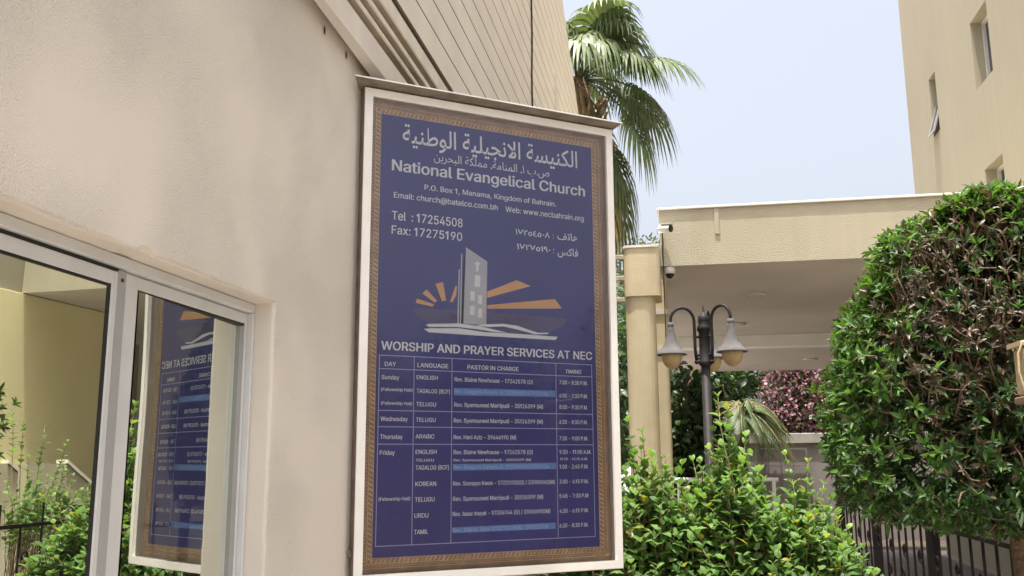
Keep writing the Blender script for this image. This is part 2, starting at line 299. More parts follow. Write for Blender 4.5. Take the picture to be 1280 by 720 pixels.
# outlines of a plain grotesque alphabet: advance, contours in thousandths of an em
GLYPH = {" ":[188,[]],"(":[273,[[89,207,101,324,132,441,177,539,236,539,191,428,161,313,151,207,160,115,188,16,236,-96,177,-96,150,-46,128,4,111,55,99,106,92,156]]],
")":[273,[[37,-96,86,18,113,116,122,207,112,313,82,428,37,539,97,539,142,441,173,323,184,207,182,156,174,104,161,53,144,3,123,-47,97,-96]]],
",":[188,[[38,-119,68,71,137,71,84,-119]]],
"-":[453,[[337,244,337,188,114,188,114,244]]],
".":[188,[[95,-4,83,-3,73,1,63,9,55,18,51,29,50,41,51,53,55,64,63,73,73,81,83,85,95,87,107,85,118,81,128,73,135,64,140,53,141,41,140,29,135,18,128,9,118,1,107,-3]]],
"/":[249,[[235,533,71,-76,14,-76,178,533]]],
"0":[453,[[227,-7,191,-3,158,7,130,24,105,48,85,77,69,113,57,155,50,202,48,254,50,306,57,353,69,395,85,431,106,461,130,484,159,502,191,512,227,516,262,512,295,502,323,484,348,461,368,431,384,395,396,353,403,306,405,254,403,202,396,155,384,113,368,77,348,48,323,24,295,7,263,-3],[227,50,250,52,271,60,290,74,306,92,320,116,330,144,338,176,342,213,344,254,342,295,338,332,330,365,320,393,306,416,290,435,271,449,250,457,227,460,203,457,182,449,163,435,147,416,134,393,123,365,115,332,111,295,109,254,111,213,115,176,123,144,134,116,147,92,163,74,182,60,203,52]]],
"2":[453,[[64,0,64,47,234,229,282,282,311,327,320,371,319,389,315,405,308,419,298,431,287,441,273,449,224,460,205,458,188,454,172,447,159,438,148,427,139,413,132,398,128,381,127,362,66,362,68,391,75,418,86,442,102,464,121,482,143,496,168,507,196,513,225,516,254,513,281,507,306,497,328,482,346,465,361,445,372,423,379,398,381,372,371,318,336,259,267,180,153,60,153,57,389,57,389,0]]],
"3":[453,[[218,-7,188,-5,159,1,133,10,108,22,88,38,70,57,57,79,48,104,44,132,109,132,112,115,118,100,126,87,137,76,150,66,165,59,219,50,275,61,291,69,304,80,315,93,323,108,328,125,329,145,328,163,323,180,316,196,306,211,292,223,275,234,254,241,229,246,201,248,157,248,157,299,288,448,288,452,70,452,70,509,372,509,372,461,211,278,211,289,247,290,279,286,308,276,333,262,354,244,371,222,383,198,391,173,393,145,390,116,383,90,370,66,354,45,333,27,309,12,281,2,251,-5]]],
"4":[453,[[40,105,40,158,247,509,311,509,109,166,109,163,413,163,413,105],[282,0,282,121,282,146,282,318,343,318,343,0]]],
"5":[453,[[221,-7,192,-5,165,1,140,11,118,25,99,41,83,60,71,82,63,105,60,130,122,130,125,115,130,102,138,89,173,60,221,50,241,51,259,56,276,64,291,75,304,89,314,104,322,122,326,141,328,162,326,183,321,203,314,221,303,237,290,251,275,262,257,270,238,275,218,277,167,268,128,246,67,253,96,509,366,509,366,452,151,452,134,301,136,301,178,325,229,334,252,332,274,328,294,321,313,311,330,299,345,285,358,269,370,251,379,231,386,210,390,187,391,163,388,132,381,102,369,76,352,52,332,32,309,15,282,3,253,-4]]],
"6":[453,[[226,-7,196,-4,168,3,142,15,119,31,100,51,84,74,73,101,66,130,64,162,65,187,71,212,80,239,137,340,252,509,322,509,151,261,145,261,165,288,196,307,235,314,265,312,291,305,316,295,337,280,355,262,370,240,380,215,387,187,389,157,387,127,379,98,368,73,352,50,333,30,310,14,284,3,257,-4],[226,48,245,50,263,55,279,63,293,73,304,86,314,101,322,119,326,137,327,157,326,178,322,196,314,213,304,228,293,241,279,251,263,259,245,264,226,265,207,264,190,259,174,252,160,241,148,229,138,214,131,197,126,179,125,158,126,138,131,119,138,102,148,86,160,73,174,63,190,55,207,50]]],
"7":[453,[[97,0,323,448,323,452,62,452,62,509,391,509,391,449,165,0]]],
"8":[453,[[226,-7,193,-5,163,1,136,11,111,25,91,42,74,62,62,84,54,109,52,135,53,156,58,176,65,195,75,212,87,228,101,241,117,252,134,260,153,265,153,267,129,276,109,289,93,308,80,330,73,354,70,380,73,405,79,429,90,450,106,469,124,485,146,498,170,508,197,514,226,516,255,514,282,508,306,498,328,485,346,469,361,450,373,429,379,405,382,380,379,354,372,330,359,308,343,289,323,276,300,267,300,265,319,260,335,252,351,241,365,228,377,212,387,195,395,176,399,156,401,135,398,109,391,84,378,62,362,42,341,25,317,11,289,1,259,-5],[226,49,248,50,267,54,285,60,300,69,313,79,323,91,331,106,335,121,337,139,335,157,330,173,322,189,312,202,298,213,283,223,265,230,247,234,226,235,206,234,187,230,169,223,154,213,140,202,130,189,122,173,117,157,115,139,117,121,121,106,129,91,139,79,152,69,167,60,185,54,205,50],[226,290,274,300,287,308,298,318,307,330,314,344,318,359,319,376,318,392,314,407,308,420,299,432,288,442,275,449,226,460,177,449,164,442,153,432,145,420,138,407,134,392,133,376,134,359,138,344,145,330,154,318,165,308,178,300]]],
"9":[453,[[226,516,256,513,285,506,310,494,333,478,352,458,368,434,380,408,387,378,389,347,387,322,382,296,373,270,315,168,200,0,130,0,301,248,307,248,287,221,257,202,218,195,188,197,161,203,137,214,116,229,98,247,83,269,72,294,66,321,64,352,66,382,73,411,85,436,101,459,120,479,143,494,168,506,196,513],[226,460,207,459,190,454,174,446,160,435,148,423,138,407,131,390,127,372,125,352,127,331,131,313,138,295,148,280,160,268,174,257,190,250,207,245,226,243,245,245,263,249,279,257,293,267,305,280,314,295,322,312,326,330,327,350,326,371,322,390,314,407,305,422,293,435,279,446,263,454,245,459]]],
":":[188,[[95,-4,83,-3,73,1,63,9,55,18,51,29,50,41,51,53,55,64,63,73,73,81,83,85,95,87,107,85,118,81,128,73,135,64,140,53,141,41,140,29,135,18,128,9,118,1,107,-3],[95,271,83,272,73,277,63,284,55,294,51,304,50,316,51,328,55,339,63,349,73,356,83,360,95,362,107,360,118,356,128,349,135,339,140,328,141,316,140,304,135,294,128,284,118,277,107,272]]],
"@":[676,[[355,-135,307,-133,262,-126,221,-114,184,-98,151,-77,122,-53,98,-24,77,9,61,46,50,87,43,131,40,179,43,226,50,269,61,309,78,346,98,379,123,408,151,433,184,454,220,470,260,482,303,489,349,492,394,489,435,482,472,469,506,452,536,432,562,407,584,380,603,351,617,319,627,285,633,251,635,215,631,142,615,76,605,57,593,42,579,28,561,18,541,13,517,11,476,17,441,36,432,45,426,56,423,68,420,68,413,54,402,41,388,30,371,20,351,15,326,13,298,15,273,23,251,35,232,52,216,73,204,96,195,123,190,152,188,182,190,212,197,239,207,265,220,287,237,306,257,322,279,334,304,341,330,343,351,342,369,338,385,331,416,306,419,306,419,335,474,335,474,110,475,97,479,85,485,74,493,66,505,61,518,59,533,61,546,66,557,76,565,89,571,106,576,127,581,215,579,245,575,273,567,301,555,327,541,351,523,373,502,393,477,410,450,424,419,434,385,440,347,442,309,440,274,434,242,424,213,410,187,393,164,372,144,347,128,320,115,289,105,255,100,218,98,178,100,138,105,100,115,66,128,35,144,8,165,-17,188,-37,215,-54,246,-68,280,-78,317,-83,357,-85,412,-80,458,-69,489,-59,504,-107,464,-120,411,-131],[329,65,350,66,368,71,382,78,395,89,405,102,412,118,422,185,421,210,417,231,411,249,403,263,393,274,381,282,331,292,313,290,297,285,283,277,271,267,260,254,252,239,242,185,251,125,258,108,267,94,279,81,293,72,310,67]]],
"A":[480,[[16,0,201,509,276,509,463,0,395,0,287,302,264,372,232,478,245,478,213,371,191,302,85,0],[110,142,110,199,370,199,370,142]]],
"B":[456,[[60,0,60,509,241,509,274,507,304,501,329,491,350,477,367,461,381,442,390,421,396,398,398,374,397,353,393,336,387,320,356,286,315,267,315,262,331,260,347,254,363,245,378,234,391,220,402,203,411,184,416,161,418,136,416,111,410,88,400,67,386,48,368,31,344,18,317,8,284,2,247,0],[125,57,245,57,281,60,309,67,330,80,344,96,353,115,355,137,354,153,350,169,342,184,333,197,320,209,306,218,289,225,269,229,248,231,125,231],[125,285,238,285,288,296,302,304,314,314,323,326,330,340,335,355,336,372,333,393,326,412,313,429,294,442,270,449,240,452,125,452]]],
"C":[510,[[267,-7,225,-3,186,7,150,25,119,49,92,79,70,115,53,157,44,203,40,254,44,305,53,352,70,393,92,429,119,459,150,484,186,501,225,512,267,516,340,504,362,496,383,485,402,471,419,456,435,438,448,418,459,397,467,373,473,348,408,348,389,395,357,428,315,449,267,456,237,453,209,445,184,432,161,414,141,391,125,364,113,332,106,295,103,254,106,213,113,177,125,145,141,117,161,94,184,76,210,63,237,56,267,53,315,60,357,81,389,114,408,160,473,160,467,135,459,112,448,91,435,71,420,53,402,38,383,24,363,13,341,5,317,-2,293,-6]]],
"D":[502,[[219,0,96,0,96,57,215,57,254,60,288,68,318,81,343,99,363,122,379,149,390,181,397,216,399,255,397,294,390,329,379,361,364,388,344,410,320,428,291,441,258,449,221,452,93,452,93,509,225,509,273,505,315,495,353,478,385,455,412,426,433,391,449,351,458,306,462,255,458,205,449,159,433,119,411,83,384,54,351,31,312,14,268,3],[125,509,125,0,60,0,60,509]]],
"E":[419,[[60,0,60,509,372,509,372,452,125,452,125,286,355,286,355,229,125,229,125,57,375,57,375,0]]],
"F":[410,[[60,0,60,509,369,509,369,452,125,452,125,278,346,278,346,221,125,221,125,0]]],
"G":[520,[[269,-7,225,-3,185,7,149,25,118,49,91,79,69,116,53,157,43,203,40,254,43,305,53,352,69,393,91,429,117,459,149,484,184,501,223,512,265,516,291,514,316,510,340,504,363,494,384,483,403,469,421,453,436,436,449,416,460,395,468,373,474,349,408,349,387,393,356,427,315,448,265,456,236,453,209,445,183,432,160,414,141,392,125,364,113,332,106,295,103,254,106,213,113,177,125,145,141,117,161,95,184,76,210,63,238,56,269,53,296,55,322,61,345,71,365,85,382,102,396,123,407,147,413,173,415,202,434,199,283,199,283,256,478,256,478,200,475,160,466,124,451,91,431,62,406,38,377,19,344,5,308,-4]]],
"H":[517,[[60,0,60,509,125,509,125,289,392,289,392,509,457,509,457,0,392,0,392,232,125,232,125,0]]],
"J":[396,[[185,-7,143,-2,106,11,75,33,52,63,38,100,33,145,33,173,98,173,98,145,100,117,108,93,122,74,139,61,160,53,185,50,209,53,230,61,248,74,261,93,269,117,272,145,272,509,336,509,336,145,332,100,318,63,294,33,263,11,227,-2]]],
"K":[467,[[104,145,104,216,139,261,174,303,212,344,364,509,448,509,231,276,228,276],[60,0,60,509,125,509,125,334,124,225,125,193,125,0],[372,0,188,259,228,309,449,0]]],
"L":[393,[[60,0,60,509,125,509,125,57,361,57,361,0]]],
"M":[628,[[60,0,60,509,152,509,277,187,287,159,299,123,311,84,322,49,307,49,318,83,330,121,342,158,352,187,476,509,568,509,568,0,504,0,504,291,504,327,505,369,506,413,507,457,513,457,498,409,482,363,467,322,456,291,342,0,286,0,170,291,159,321,145,361,129,408,112,457,119,457,120,416,121,372,122,328,122,291,122,0]]],
"N":[523,[[60,0,60,509,136,509,343,183,363,151,388,107,414,55,405,54,401,108,399,157,399,195,399,509,463,509,463,0,387,0,202,290,177,331,148,381,108,452,119,454,122,384,124,328,125,291,125,0]]],
"O":[533,[[267,-7,225,-3,186,7,150,25,119,49,92,79,70,115,53,157,44,203,40,254,44,305,53,352,70,393,92,429,119,459,150,484,186,501,225,512,267,516,309,512,348,501,384,484,415,459,442,429,464,393,480,352,490,305,493,254,490,203,480,157,464,115,442,79,415,49,384,25,348,7,309,-3],[267,53,296,55,324,63,349,76,372,94,392,116,408,144,420,176,428,213,430,254,428,295,420,332,408,365,392,392,372,415,349,433,324,446,296,453,267,456,237,453,210,445,184,433,161,415,142,392,125,364,113,332,106,295,103,254,106,213,113,176,125,144,142,117,161,94,184,76,210,63,237,55]]],
"P":[445,[[60,0,60,509,235,509,272,506,305,499,332,487,356,471,375,452,390,430,400,404,407,377,409,348,407,318,400,291,390,265,375,243,356,223,332,207,305,195,272,188,235,186,109,186,109,242,233,242,257,244,279,248,297,256,312,266,324,279,333,294,339,310,343,328,344,348,343,367,339,385,333,402,324,416,312,428,297,439,279,446,257,451,232,452,125,452,125,0]]],
"R":[449,[[60,0,60,509,236,509,273,506,305,500,333,489,356,473,376,455,390,433,401,408,407,381,409,352,407,323,401,296,390,271,376,250,356,232,333,217,305,206,273,200,236,198,96,198,96,255,234,255,258,256,280,260,298,267,313,276,325,287,334,300,340,316,344,333,345,352,344,371,340,389,334,405,325,419,313,430,298,440,279,446,258,451,233,452,125,452,125,0],[353,0,230,229,303,229,428,0]]],
"S":[447,[[224,-9,188,-7,156,-1,128,9,102,23,81,40,64,60,51,83,42,109,38,137,104,137,108,118,114,102,123,88,136,76,150,66,166,59,224,49,246,50,267,54,286,60,303,69,317,79,329,92,338,106,344,122,346,139,344,154,340,168,332,179,296,205,245,222,184,239,145,253,112,269,86,289,67,313,56,341,52,372,54,400,62,425,75,448,92,468,113,484,138,498,165,508,195,514,227,516,259,514,289,508,316,498,340,484,360,468,377,449,390,427,398,403,401,378,337,378,332,402,320,421,302,437,280,449,254,456,225,459,204,457,185,454,167,448,152,440,139,430,129,418,121,405,117,391,115,376,117,359,122,345,131,334,169,308,212,293,264,279,312,264,359,238,395,198,402,180,407,161,408,139,406,112,399,87,386,64,370,43,349,25,323,11,294,0,261,-7]]],
"T":[449,[[32,452,32,509,417,509,417,452,257,452,257,0,193,0,193,452]]],
"U":[517,[[259,-8,220,-6,186,2,154,15,126,33,103,55,85,80,71,108,63,140,60,173,60,509,124,509,124,178,126,155,132,133,141,113,153,95,169,80,187,68,208,59,232,53,259,52,285,53,309,59,331,68,349,80,364,95,377,113,385,133,391,155,393,178,393,509,457,509,457,173,454,140,446,108,433,80,414,55,391,33,363,15,332,2,297,-6]]],
"V":[480,[[204,0,16,509,84,509,192,206,215,137,248,31,235,31,267,138,290,206,395,509,463,509,278,0]]],
"W":[686,[[155,0,16,509,82,509,163,196,175,145,187,94,197,40,189,40,200,94,211,145,224,196,306,509,380,509,462,196,474,145,486,94,497,40,488,40,499,94,510,145,523,196,603,509,670,509,530,0,455,0,368,323,351,391,336,475,350,475,335,395,318,323,230,0]]],
"Y":[472,[[203,0,203,208,16,509,91,509,192,344,222,292,250,230,224,230,251,293,280,344,381,509,455,509,268,208,268,0]]],
"a":[389,[[160,-9,137,-7,115,-3,94,5,76,15,60,29,48,45,38,63,32,84,30,108,32,128,36,146,43,161,53,174,64,184,78,193,125,211,178,220,234,227,265,235,271,240,274,246,276,255,276,257,267,297,240,322,196,331,149,322,118,301,100,274,41,291,51,313,64,331,79,346,95,358,114,368,133,375,194,384,239,379,286,360,300,350,312,336,322,320,330,301,335,278,337,251,337,0,277,0,277,52,272,52,252,25,215,1],[170,45,192,47,211,51,228,59,242,68,254,80,263,93,270,108,274,122,276,138,276,190,259,182,231,176,200,171,175,168,134,159,103,139,97,130,93,118,92,105,102,72,130,52]]],
"b":[424,[[229,-8,208,-7,189,-3,172,4,138,31,118,59,112,59,112,0,53,0,53,509,114,509,114,319,118,319,137,346,171,373,188,379,207,383,229,384,259,382,287,374,313,361,335,342,354,320,370,293,381,261,388,227,390,189,388,151,381,116,370,84,355,57,336,34,313,16,288,3,260,-6],[220,47,242,49,262,55,279,66,294,80,306,97,316,117,323,139,327,163,328,189,327,215,323,239,316,261,307,281,295,298,280,311,262,322,243,328,220,330,198,328,178,322,161,312,147,299,134,282,125,263,118,241,114,216,113,189,114,162,118,138,125,115,135,95,147,78,162,65,179,55,198,49]]],
"c":[396,[[207,-8,174,-5,144,3,117,16,93,35,72,58,56,85,44,116,37,150,34,187,37,225,44,260,56,291,72,318,93,341,117,360,144,374,174,382,207,384,260,377,305,356,340,322,362,277,303,262,290,289,270,311,242,325,207,330,184,328,163,321,145,310,130,296,118,278,108,258,102,236,98,212,96,187,98,163,102,139,108,117,118,97,130,80,145,66,163,55,184,49,207,46,243,52,271,66,292,89,304,117,363,102,341,56,306,21,261,-1]]],
"d":[424,[[195,-8,165,-6,137,3,111,16,89,34,70,57,55,84,43,116,36,151,34,189,36,227,43,261,55,293,70,320,89,342,112,361,137,374,165,382,196,384,218,383,237,379,253,373,287,346,306,319,311,319,311,509,372,509,372,0,313,0,313,59,307,59,287,31,252,4,236,-3,217,-7],[205,47,226,49,246,55,263,65,278,78,290,95,299,115,306,138,310,162,312,189,310,216,306,241,300,263,290,282,278,299,263,312,246,322,227,328,205,330,182,328,162,322,145,311,130,298,118,281,108,261,102,239,98,215,96,189,98,163,102,139,109,117,118,97,130,80,145,66,162,55,182,49]]],
"e":[404,[[212,-8,177,-5,145,3,117,16,92,35,72,58,56,85,44,116,37,150,34,187,36,224,44,258,55,290,71,317,91,340,115,359,142,373,172,382,205,384,266,374,285,366,303,355,319,341,334,324,347,305,357,282,365,256,370,227,371,194,371,169,75,169,75,221,338,221,310,202,308,226,304,248,298,269,288,286,277,301,263,314,246,323,227,328,205,330,183,328,164,323,146,313,131,301,119,286,109,270,102,251,97,231,96,211,96,178,98,151,102,127,110,106,121,88,135,73,151,61,169,53,190,48,212,46,254,53,285,73,306,105,365,91,358,72,348,55,335,39,320,26,302,14,283,4,261,-3,237,-7]]],
"f":[254,[[228,379,228,327,6,327,6,379],[81,0,81,432,82,452,87,470,96,486,107,499,120,510,135,519,187,530,222,527,243,521,227,468,215,472,195,474,178,472,164,468,154,460,147,449,143,435,142,419,142,0]]],
"g":[425,[[207,-151,180,-149,156,-146,134,-140,82,-110,51,-69,101,-41,122,-66,154,-88,207,-97,236,-95,261,-87,282,-75,298,-58,308,-34,311,-6,311,68,306,68,287,41,252,16,236,10,217,6,195,5,165,7,138,14,113,27,90,43,71,65,55,90,43,120,36,154,34,191,36,229,43,263,55,293,71,320,90,342,112,361,138,374,166,382,196,384,218,383,237,379,253,373,288,346,308,319,313,319,313,379,372,379,372,-9,370,-40,363,-67,350,-90,334,-109,314,-124,291,-136,265,-144,237,-149],[205,59,227,61,246,66,264,75,278,87,290,103,300,121,307,142,311,166,312,193,311,219,307,242,300,264,291,283,279,299,264,312,247,322,227,328,205,330,182,328,163,322,145,312,130,298,118,282,109,262,102,241,98,218,96,193,98,167,102,144,109,123,118,104,131,88,145,76,163,66,183,61]]],
"h":[410,[[114,227,114,0,53,0,53,509,114,509,114,287,102,287,116,319,132,344,152,362,175,374,200,382,227,384,252,383,275,377,295,369,313,356,328,340,341,321,350,298,355,271,357,240,357,0,296,0,296,235,293,263,286,286,273,304,256,318,235,326,210,329,192,328,176,324,161,317,147,308,136,297,126,283,119,266,115,248]]],
"i":[167,[[53,0,53,379,114,379,114,0],[84,443,73,444,63,448,54,455,47,463,43,472,41,483,43,494,47,504,54,512,63,518,73,522,84,524,95,522,105,518,114,512,121,504,125,494,126,483,125,472,121,463,114,455,105,448,95,444]]],
"j":[167,[[53,379,114,379,114,-30,112,-52,108,-72,102,-90,92,-106,80,-119,65,-129,47,-137,27,-141,4,-143,-10,-143,-10,-87,2,-87,18,-85,31,-80,40,-72,47,-61,51,-46,53,-29],[83,443,72,444,62,448,53,455,47,463,42,472,41,483,42,494,47,504,53,512,62,518,72,522,83,524,95,522,105,518,114,512,120,504,125,494,126,483,125,472,120,463,114,455,105,448,95,444]]],
"k":[381,[[110,137,110,212,121,212,284,379,360,379,184,199,177,199],[53,0,53,509,114,509,114,0],[294,0,148,186,191,229,372,0]]],
"l":[189,[[139,-2,112,0,91,8,74,20,62,37,55,59,53,84,53,509,114,509,114,99,120,62,126,57,135,53,146,52,160,53,170,54,181,3,162,-1]]],
"m":[610,[[53,0,53,379,112,379,112,295,108,295,114,314,122,331,132,346,172,376,219,386,245,383,268,375,287,361,303,342,314,320,321,295,312,295,318,312,326,329,337,343,381,375,437,386,458,385,478,380,497,372,514,361,529,346,541,328,550,307,555,283,557,255,557,0,496,0,496,254,493,279,485,298,473,313,456,323,438,329,419,330,402,329,387,326,374,320,345,290,335,247,335,0,274,0,274,260,272,280,265,297,253,311,238,322,220,328,199,330,158,320,145,312,135,302,126,289,119,274,115,257,114,238,114,0]]],
"n":[410,[[114,227,114,0,53,0,53,379,112,379,112,287,102,287,116,319,132,344,152,362,175,374,200,382,227,384,252,383,275,377,295,369,313,356,328,340,341,321,350,298,355,271,357,240,357,0,296,0,296,235,293,263,286,286,273,304,256,318,235,326,210,329,192,328,176,324,161,317,147,308,136,297,126,283,119,266,115,248]]],
"o":[415,[[207,-8,174,-5,144,3,117,16,93,35,72,58,56,85,44,116,37,150,34,187,37,225,44,260,56,291,72,318,93,341,117,360,144,374,174,382,207,384,241,382,271,374,299,360,323,341,343,318,359,291,371,260,379,225,381,187,379,150,371,116,359,85,343,58,323,35,299,16,271,3,241,-5],[207,46,231,49,252,55,270,66,285,80,298,97,307,117,314,139,318,163,319,187,318,212,314,236,307,258,298,278,285,296,270,310,252,321,231,328,207,330,184,328,163,321,145,310,130,296,118,278,108,258,102,236,98,212,96,187,98,163,102,139,108,117,118,97,130,80,145,66,163,55,184,49]]],
"p":[424,[[53,-143,53,379,112,379,112,319,118,319,137,346,171,373,188,379,207,383,229,384,259,382,287,374,313,361,335,342,354,320,370,293,381,261,388,227,390,189,388,151,381,116,370,84,355,57,336,34,313,16,288,3,260,-6,229,-8,208,-7,189,-3,173,4,138,31,118,59,114,59,114,-143],[220,47,242,49,262,55,279,66,294,80,306,97,316,117,323,139,327,163,328,189,327,215,323,239,316,261,307,281,295,298,280,311,262,322,243,328,220,330,198,328,178,322,161,312,147,299,134,282,125,263,118,241,114,216,113,189,114,162,118,138,125,115,135,95,147,78,162,65,179,55,198,49]]],
"r":[259,[[53,0,53,379,112,379,112,321,115,321,124,339,137,354,152,367,171,377,191,383,213,385,229,384,243,384,243,322,230,324,207,326,190,324,174,321,159,315,146,306,135,296,126,284,119,269,115,254,114,237,114,0]]],
"s":[365,[[182,-8,157,-7,133,-3,112,3,93,12,76,24,62,38,50,54,41,73,36,94,94,107,101,87,111,72,124,60,141,52,160,47,181,45,206,47,227,53,244,62,258,74,265,88,268,103,266,115,262,126,254,136,243,144,229,150,212,155,149,170,118,180,92,192,72,208,58,227,50,249,47,274,49,295,55,314,65,332,79,347,95,360,115,370,137,378,161,383,187,384,212,383,234,379,254,372,271,363,286,352,299,339,324,290,268,277,262,291,254,304,243,316,228,325,210,331,187,333,166,331,147,326,131,317,119,305,111,292,109,277,110,264,115,253,124,243,172,223,229,209,261,200,287,187,306,171,320,153,328,131,331,107,329,85,323,65,312,47,298,31,281,18,260,6,236,-2,210,-7]]],
"t":[227,[[204,379,204,327,6,327,6,379],[65,471,126,471,126,98,127,83,130,70,136,61,144,55,156,51,170,50,185,51,202,54,213,2,192,-3,168,-4,138,-1,113,7,92,21,77,41,68,64,65,93]]],
"u":[410,[[182,-5,158,-3,135,2,115,11,97,23,82,39,69,59,60,82,54,109,53,139,53,379,114,379,114,144,116,117,124,94,137,75,154,61,175,53,200,50,218,51,234,55,249,62,263,71,274,83,283,97,290,113,295,132,296,153,296,379,357,379,357,0,298,0,298,92,307,92,294,60,277,35,257,17,234,5,209,-3]]],
"v":[389,[[163,0,17,379,84,379,165,155,187,87,206,21,184,21,203,87,224,155,305,379,371,379,226,0]]],
"w":[567,[[138,0,23,379,87,379,133,214,154,137,175,41,165,41,186,135,206,214,252,379,316,379,362,214,382,136,402,41,391,41,413,135,434,214,480,379,545,379,429,0,368,0,319,172,305,225,291,280,277,338,291,338,277,280,263,225,248,172,199,0]]],
"x":[379,[[21,0,171,218,171,171,29,379,100,379,147,306,179,253,207,206,175,206,202,253,233,306,282,379,352,379,209,169,209,214,358,0,287,0,231,85,200,136,173,182,205,182,178,136,148,85,91,0]]],
"y":[389,[[47,-139,61,-86,71,-87,104,-89,130,-74,151,-36,163,-1,17,379,84,379,165,155,187,87,206,21,184,21,202,87,224,155,305,379,371,379,204,-58,177,-107,139,-136,91,-145,65,-143]]],
"z":[380,[[42,0,42,46,254,320,254,323,48,323,48,379,333,379,333,331,126,60,126,56,339,56,339,0]]],
"I":[196,[[55,0,55,509,141,509,141,0]]],
"1":[360,[[150,0,150,418,40,335,40,424,155,509,236,509,236,0]]]}
TRAPS = {}
def traps(ch):
    """fill a glyph's (overlapping) contours as trapezoids, non-zero winding"""
    if ch in TRAPS: return TRAPS[ch]
    segs, ys = [], set()
    for P in GLYPH[ch][1]:
        Q = [(P[k], P[k+1]) for k in range(0, len(P), 2)]
        for (xa, ya), (xb, yb_) in zip(Q, Q[1:]+Q[:1]):
            ys.add(ya)
            if ya != yb_: segs.append((xa, ya, xb, yb_, 1) if ya < yb_ else (xb, yb_, xa, ya, -1))
    X = lambda q, y: q[0]+(q[2]-q[0])*(y-q[1])/(q[3]-q[1])
    for i in range(len(segs)):
        for k in range(i):
            a, b = segs[i], segs[k]; lo, hi = max(a[1], b[1]), min(a[3], b[3])
            if hi > lo:
                d0, d1 = X(a, lo)-X(b, lo), X(a, hi)-X(b, hi)
                if d0*d1 < -1e-6: ys.add(lo+(hi-lo)*d0/(d0-d1))
    ys = sorted(ys); open_, out = {}, []
    for y0, y1 in zip(ys[:-1], ys[1:]):
        if y1-y0 < .05: continue
        ym = (y0+y1)/2; cr = sorted((X(q, ym), k) for k, q in enumerate(segs) if q[1] < ym < q[3]); wnd_, new = 0, {}
        for x, k in cr:
            if wnd_ == 0: left = k
            wnd_ += segs[k][4]
            if wnd_ == 0: new[(left, k)] = open_.get((left, k), y0)
        for key, ya in open_.items():
            if key not in new: out.append((key, ya, y0))
        open_ = new
    out += [(key, ya, ys[-1]) for key, ya in open_.items()]
    TRAPS[ch] = [((X(segs[l], a), a), (X(segs[r], a), a), (X(segs[r], b), b), (X(segs[l], b), b)) for (l, r), a, b in out]
    return TRAPS[ch]
def put_line(mb, body, a, b, width, cap, bold, mat, y, H):
    pen = 0; items = []
    for c_ in body: items.append((pen, traps(c_))); pen += GLYPH[c_][0]
    xs = [pn+x for pn, tq in items for q in tq for x, _ in q]; x0, x1 = min(xs), max(xs)
    e = (0, 13, 20)[bold]; sx = width/(x1-x0+2*e); sy = cap/(509.0+e)
    for q, (ex, ey) in enumerate(((-e, -e*.4), (e, e*.4), (-e*.3, e*.4), (e*.3, -e*.4)) if bold else ((0, 0),)):    # weight: copies a hair apart
        for pn, tq in items:
            for t_ in tq: mb.face([(a+(pn+x-x0+e+ex)*sx, y-q*.00002, H-b+(z_+e*.5+ey)*sy) for x, z_ in t_], mat)
def put_text(mb, body, a, b, width, cap, bold, mat, y, H, byheight=False):
    if not byheight: return put_line(mb, body, a, b, width, cap, bold, mat, y, H)
    """text fitted into width x cap height, baseline at (a, H-b) on the plane y"""
    V, Fc = text_mesh(body, {0: 0.0, 1: 0.012, 2: 0.032}[bold])
    x0, x1 = V[:, 0].min(), V[:, 0].max()
    ch = (V[:, 1].max()-V[:, 1].min()) if byheight else 0.73
    y0 = V[:, 1].min() if byheight else 0.0
    P = [(a+(p[0]-x0)/(x1-x0)*width, y, H-b+(p[1]-y0)/ch*cap) for p in V]
    mb.add(P, Fc, mat)

# ------------------------------------------------------------------ the setting: ground, driveway, kerb
g = MB(); g.face([(-400,-400,0),(400,-400,0),(400,400,0),(-400,400,0)], 'ground'); tag(one(g, 'ground'), kind='structure')
g = MB(); g.face([(1.75,-40,0.004),(4.25,-40,0.004),(4.25,18.3,0.004),(1.75,18.3,0.004)], 'drive')
g.face([(-0.6,9.3,0.004),(1.75,9.3,0.004),(1.75,18.3,0.004),(-0.6,18.3,0.004)], 'drive'); tag(one(g, 'driveway'), kind='structure')
g = MB(); g.face([(-6,18.31,0.004),(12,18.31,0.004),(12,40,0.004),(-6,40,0.004)], 'soil'); g.face([(-1.25,3.6,0.004),(1.58,3.6,0.004),(1.58,9.2,0.004),(-1.25,9.2,0.004)], 'soil'); tag(one(g, 'garden_bed'), kind='structure')
g = MB(); g.box(1.60,1.75,-10,9.2,0.0,0.13,'kerb',0.012); tag(one(g, 'kerb'), kind='structure')

# ------------------------------------------------------------------ left building with window, cornice, cladding
WX = -1.271
ch = thing('cream_building', 'cream rendered building with grooved upper cladding and sliding window at left', 'building', (WX, 3, 0))
def rel(mb, o=None):        # world coordinates -> local of a thing
    return mb
def part(mb, name, root, smooth=False):
    loc = Vector(root.location); Rm = Matrix.Rotation(-root.rotation_euler.z, 3, 'Z')
    mb.v = [tuple(Rm @ (Vector(p)-loc)) for p in mb.v]
    return mb.build(name, root, smooth)
OY0, OY1, OZ0, OZ1 = 0.30, 2.765, 0.82, 2.105
FX = -1.337                                              # window frame front
wl = MB()
e = 0.03
yA, yB, zA, zB = -8.0, 11.9, 0.0, 3.40
for (a, b, c, d) in ((yA, OY0-e, zA, zB), (OY1+e, yB, zA, zB), (OY0-e, OY1+e, OZ1+e, zB), (OY0-e, OY1+e, zA, OZ0-e)):
    wl.face([(WX, a, c), (WX, b, c), (WX, b, d), (WX, a, d)], 'wall')
